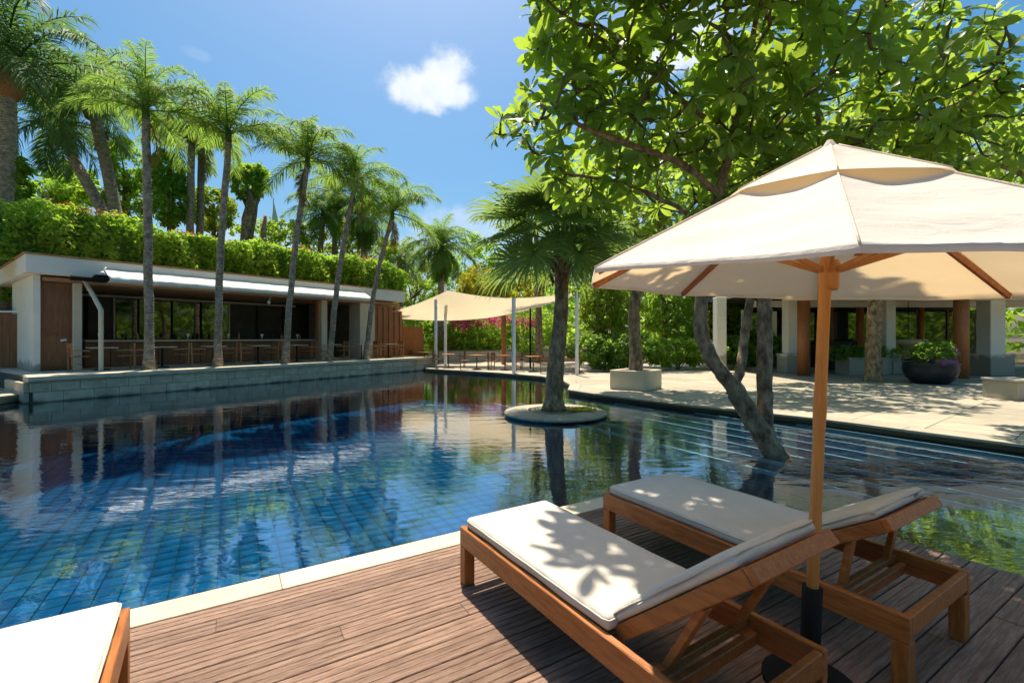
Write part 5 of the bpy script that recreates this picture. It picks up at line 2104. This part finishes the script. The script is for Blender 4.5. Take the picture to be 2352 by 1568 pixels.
# stump, flag
o = MB().tube([G(606, 27, 3), PX(606, 530, 27), PX(610, 495, 27)], [.16, .15, .12], 9).obj("palm_stump", MT['palmbark'], smooth=True)
tag(o, "short bare grey palm stump poking up behind the hedge beside the white flag", "stump")
fl = empty("flag", G(628, 30))
tag(fl, "narrow white pointed flag on a pole behind the hedge", "flag")
pf_ = np.array(fl.location)
MB().tube([(0, 0, 0), PX(628, 455, 30) - pf_], .03, 6).obj("flag_pole", MT['whitepole'], fl)
MB().add([PX(629, 462, 30) - pf_, PX(638, 500, 29.98) - pf_, PX(640, 530, 30.02) - pf_, PX(622, 535, 30) - pf_], [(0, 1, 2, 3)]).obj("flag_cloth", MT['awning'], fl).modifiers.new("t", 'SOLIDIFY').thickness = .02

# planting around the dining terrace and behind the pool
sh_list = [
    ("bougainvillea", "pink flowering bougainvillea mound behind the shade sail poles", 1095, 33.0, [(1095, 770, 75, 48, 1.2)], 5200, .2, 'broad', ([(1090, 735, 62, 14, .9), (1060, 745, 25, 14, .8), (1085, 722, 18, 8, .6)], 1700, .17, 'pink')),
    ("bougainvillea", "reddish flowering bush right of the brown sail post, behind the fan palm trunk", 1215, 32.0, [(1215, 760, 62, 60, 1.2)], 4600, .2, 'broad', ([(1205, 742, 30, 14, .8), (1150, 735, 22, 16, .8)], 900, .16, 'pink')),
    ("garden_shrub", "bright lime green shrub over the low cream garden wall", 1075, 31.9, [(1080, 783, 62, 22, .7)], 2600, .17, 'lime', None),
    ("garden_shrub", "yellow leafed shrub left of the brown sail post over the cream wall", 1020, 31.9, [(1022, 795, 40, 18, .6)], 1600, .17, 'yellowgreen', None),
    ("garden_shrub", "golden yellow bushy shrub rising above the shade sail", 1130, 36.0, [(1110, 650, 60, 42, 1.6), (1190, 650, 75, 36, 1.6), (1085, 680, 40, 30, 1.4)], 6500, .24, 'yellowgreen', None),
    ("garden_shrub", "green shrubs between the gate and the white poles", 965, 34.0, [(960, 760, 45, 60, 1.2), (990, 720, 40, 50, 1.2)], 4200, .22, 'broad', None),
    ("garden_shrub", "dark green bank of shrubs right of the rightmost white sail pole", 1390, 22.5, [(1360, 800, 60, 32, .9), (1440, 800, 70, 40, .9), (1400, 815, 60, 30, .8)], 5200, .2, 'broad_dk', None),
    ("garden_shrub", "low green ground shrubs behind the planter box trunk", 1555, 23.5, [(1540, 808, 70, 30, .8), (1610, 810, 60, 28, .8)], 4600, .2, 'broad', None),
    ("garden_shrub", "green shrubs between the white column and the forked trunk", 1710, 24.0, [(1690, 805, 60, 34, .9), (1750, 800, 50, 40, .9)], 4200, .2, 'broad_dk', None),
]
for i, (nm, lb, u, Y, el, n, sz, mk, bl) in enumerate(sh_list):
    els = [E_(a, b, Y, c, d, e) for a, b, c, d, e in el]
    blo = None
    if bl:
        blo = ([E_(a, b, Y - .9, c, d, e) for a, b, c, d, e in bl[0]], bl[1], bl[2], MT[bl[3]])
    shrub(nm, lb, G(u, Y, TZ), els, n, sz, MT[mk], 80 + i, blossoms=blo, group=None)

# plants in the black bowl and low planters
for i, (lb, p, el, n, mk, bl) in enumerate([
    ("leafy green plant with mauve flowers growing in the black bowl", (bc[0], bc[1], TZ + .6), [(bc[0] + .05, bc[1], 1.12, .62, .5, .36), (bc[0] + .45, bc[1], 1.2, .35, .4, .3)], 900, 'broad_dk', ([(bc[0] + .5, bc[1] - .2, 1.1, .25, .25, .25)], 90, .07, MT['purple'])),
    ("small green plant in the white planter left of the black bowl", (16.9, 20.9, .6), [(16.9, 20.9, .95, .7, .4, .3)], 600, 'broad', None),
    ("trailing dark plant on the lounge planter behind the dark trunk", (14.6, 20.3, .7), [(14.6, 20.3, 1.0, 1.0, .4, .3)], 700, 'broad_dk', None)]):
    shrub("potted_plant", lb, p, el, n, .16, MT[mk], 95 + i, 10, bl, cat="plant")

# background trees that close the view
bt = [
    ("slender_tree", "bright feathery tree directly behind the fan palm crown", 1240, 30, [(1230, 520, 95, 90, 2.5), (1300, 600, 90, 60, 2.2)], 6500, 'lime', .22, 0),
    ("slender_tree", "tall green tree behind the parasol's left corner", 1420, 27, [(1420, 480, 120, 130, 2.4), (1390, 640, 80, 70, 2.0)], 9000, 'lime', .22, 0),
    ("slender_tree", "weeping bamboo like tree right of the rightmost white pole", 1370, 24, [(1375, 700, 45, 70, 1.0), (1410, 720, 45, 70, 1.0)], 5200, 'lime', .2, 0),
    ("slender_tree", "hanging leafy tree behind the planter box tree", 1530, 26, [(1525, 690, 75, 75, 1.5), (1560, 740, 60, 50, 1.3)], 6200, 'broad', .22, 0),
    ("slender_tree", "light green tree between the planter box and the forked trunk", 1640, 28, [(1640, 700, 70, 85, 1.5), (1690, 730, 60, 60, 1.4)], 5600, 'lime', .22, 0),
    ("slender_tree", "dark tree behind the forked trunk beside the white column", 1740, 27, [(1730, 690, 60, 90, 1.6)], 4600, 'broad', .22, 0),
    ("slender_tree", "big green tree behind the parasol, left of its apex", 1650, 30, [(1630, 420, 160, 150, 3.0), (1720, 540, 120, 90, 2.6)], 11000, 'lime', .26, 0),
    ("slender_tree", "big green tree towering behind the parasol apex", 1900, 32, [(1900, 380, 170, 150, 3.2), (2010, 480, 140, 120, 3)], 11000, 'lime', .28, 0),
    ("slender_tree", "broad green tree behind the pavilion at the right edge", 2200, 33, [(2180, 400, 170, 150, 3.2), (2320, 520, 130, 110, 3)], 9000, 'broad', .28, 0),
    ("slender_tree", "hazy distant tree beyond the end of the bar", 950, 48, [(940, 690, 50, 60, 2.2), (985, 650, 50, 60, 2.2)], 3600, 'lime', .34, 0),
    ("slender_tree", "distant tree line tree behind the golden shrub", 1080, 46, [(1090, 600, 70, 60, 3), (1030, 660, 60, 60, 2.6)], 4600, 'broad', .34, 0),
]
for i, (nm, lb, u, Y, el, n, mk, sz, _) in enumerate(bt):
    els = [E_(a, b, Y, c, d, e) for a, b, c, d, e in el]
    top = np.array(els[0][:3])
    broad_tree(nm, lb, G(u, Y, -.06), top, .16 + .004 * Y, els, n, sz, MT[mk], 120 + i, 8, 30)

# far green belt that closes the garden all round
rs = np.random.default_rng(200)
N_ = 34000
th = rs.uniform(-math.pi, math.pi, N_)
dist = rs.uniform(52, 75, N_)
hh = 7.5 + 2.0 * np.sin(th * 9) + 1.4 * np.sin(th * 23 + 1) + 1.2 * np.sin(th * 41)
pos = np.stack([np.sin(th) * dist, np.cos(th) * dist, hh * rs.random(N_) ** .7], 1)
nr_ = rs.normal(0, .6, (N_, 3)) + np.array([0, -.5, .5])
T = unit(np.cross(unit(nr_), rs.normal(size=(N_, 3))))
ln = rs.uniform(.8, 1.6, N_)
o = link("far_woodland", field_mesh("far_woodland", KITE_V, KITE_F, pos, leaf_frames(T, nr_, ln, ln * .6), MT['broad']))
tag(o, "distant belt of trees closing the garden behind everything", "woodland", kind='stuff')
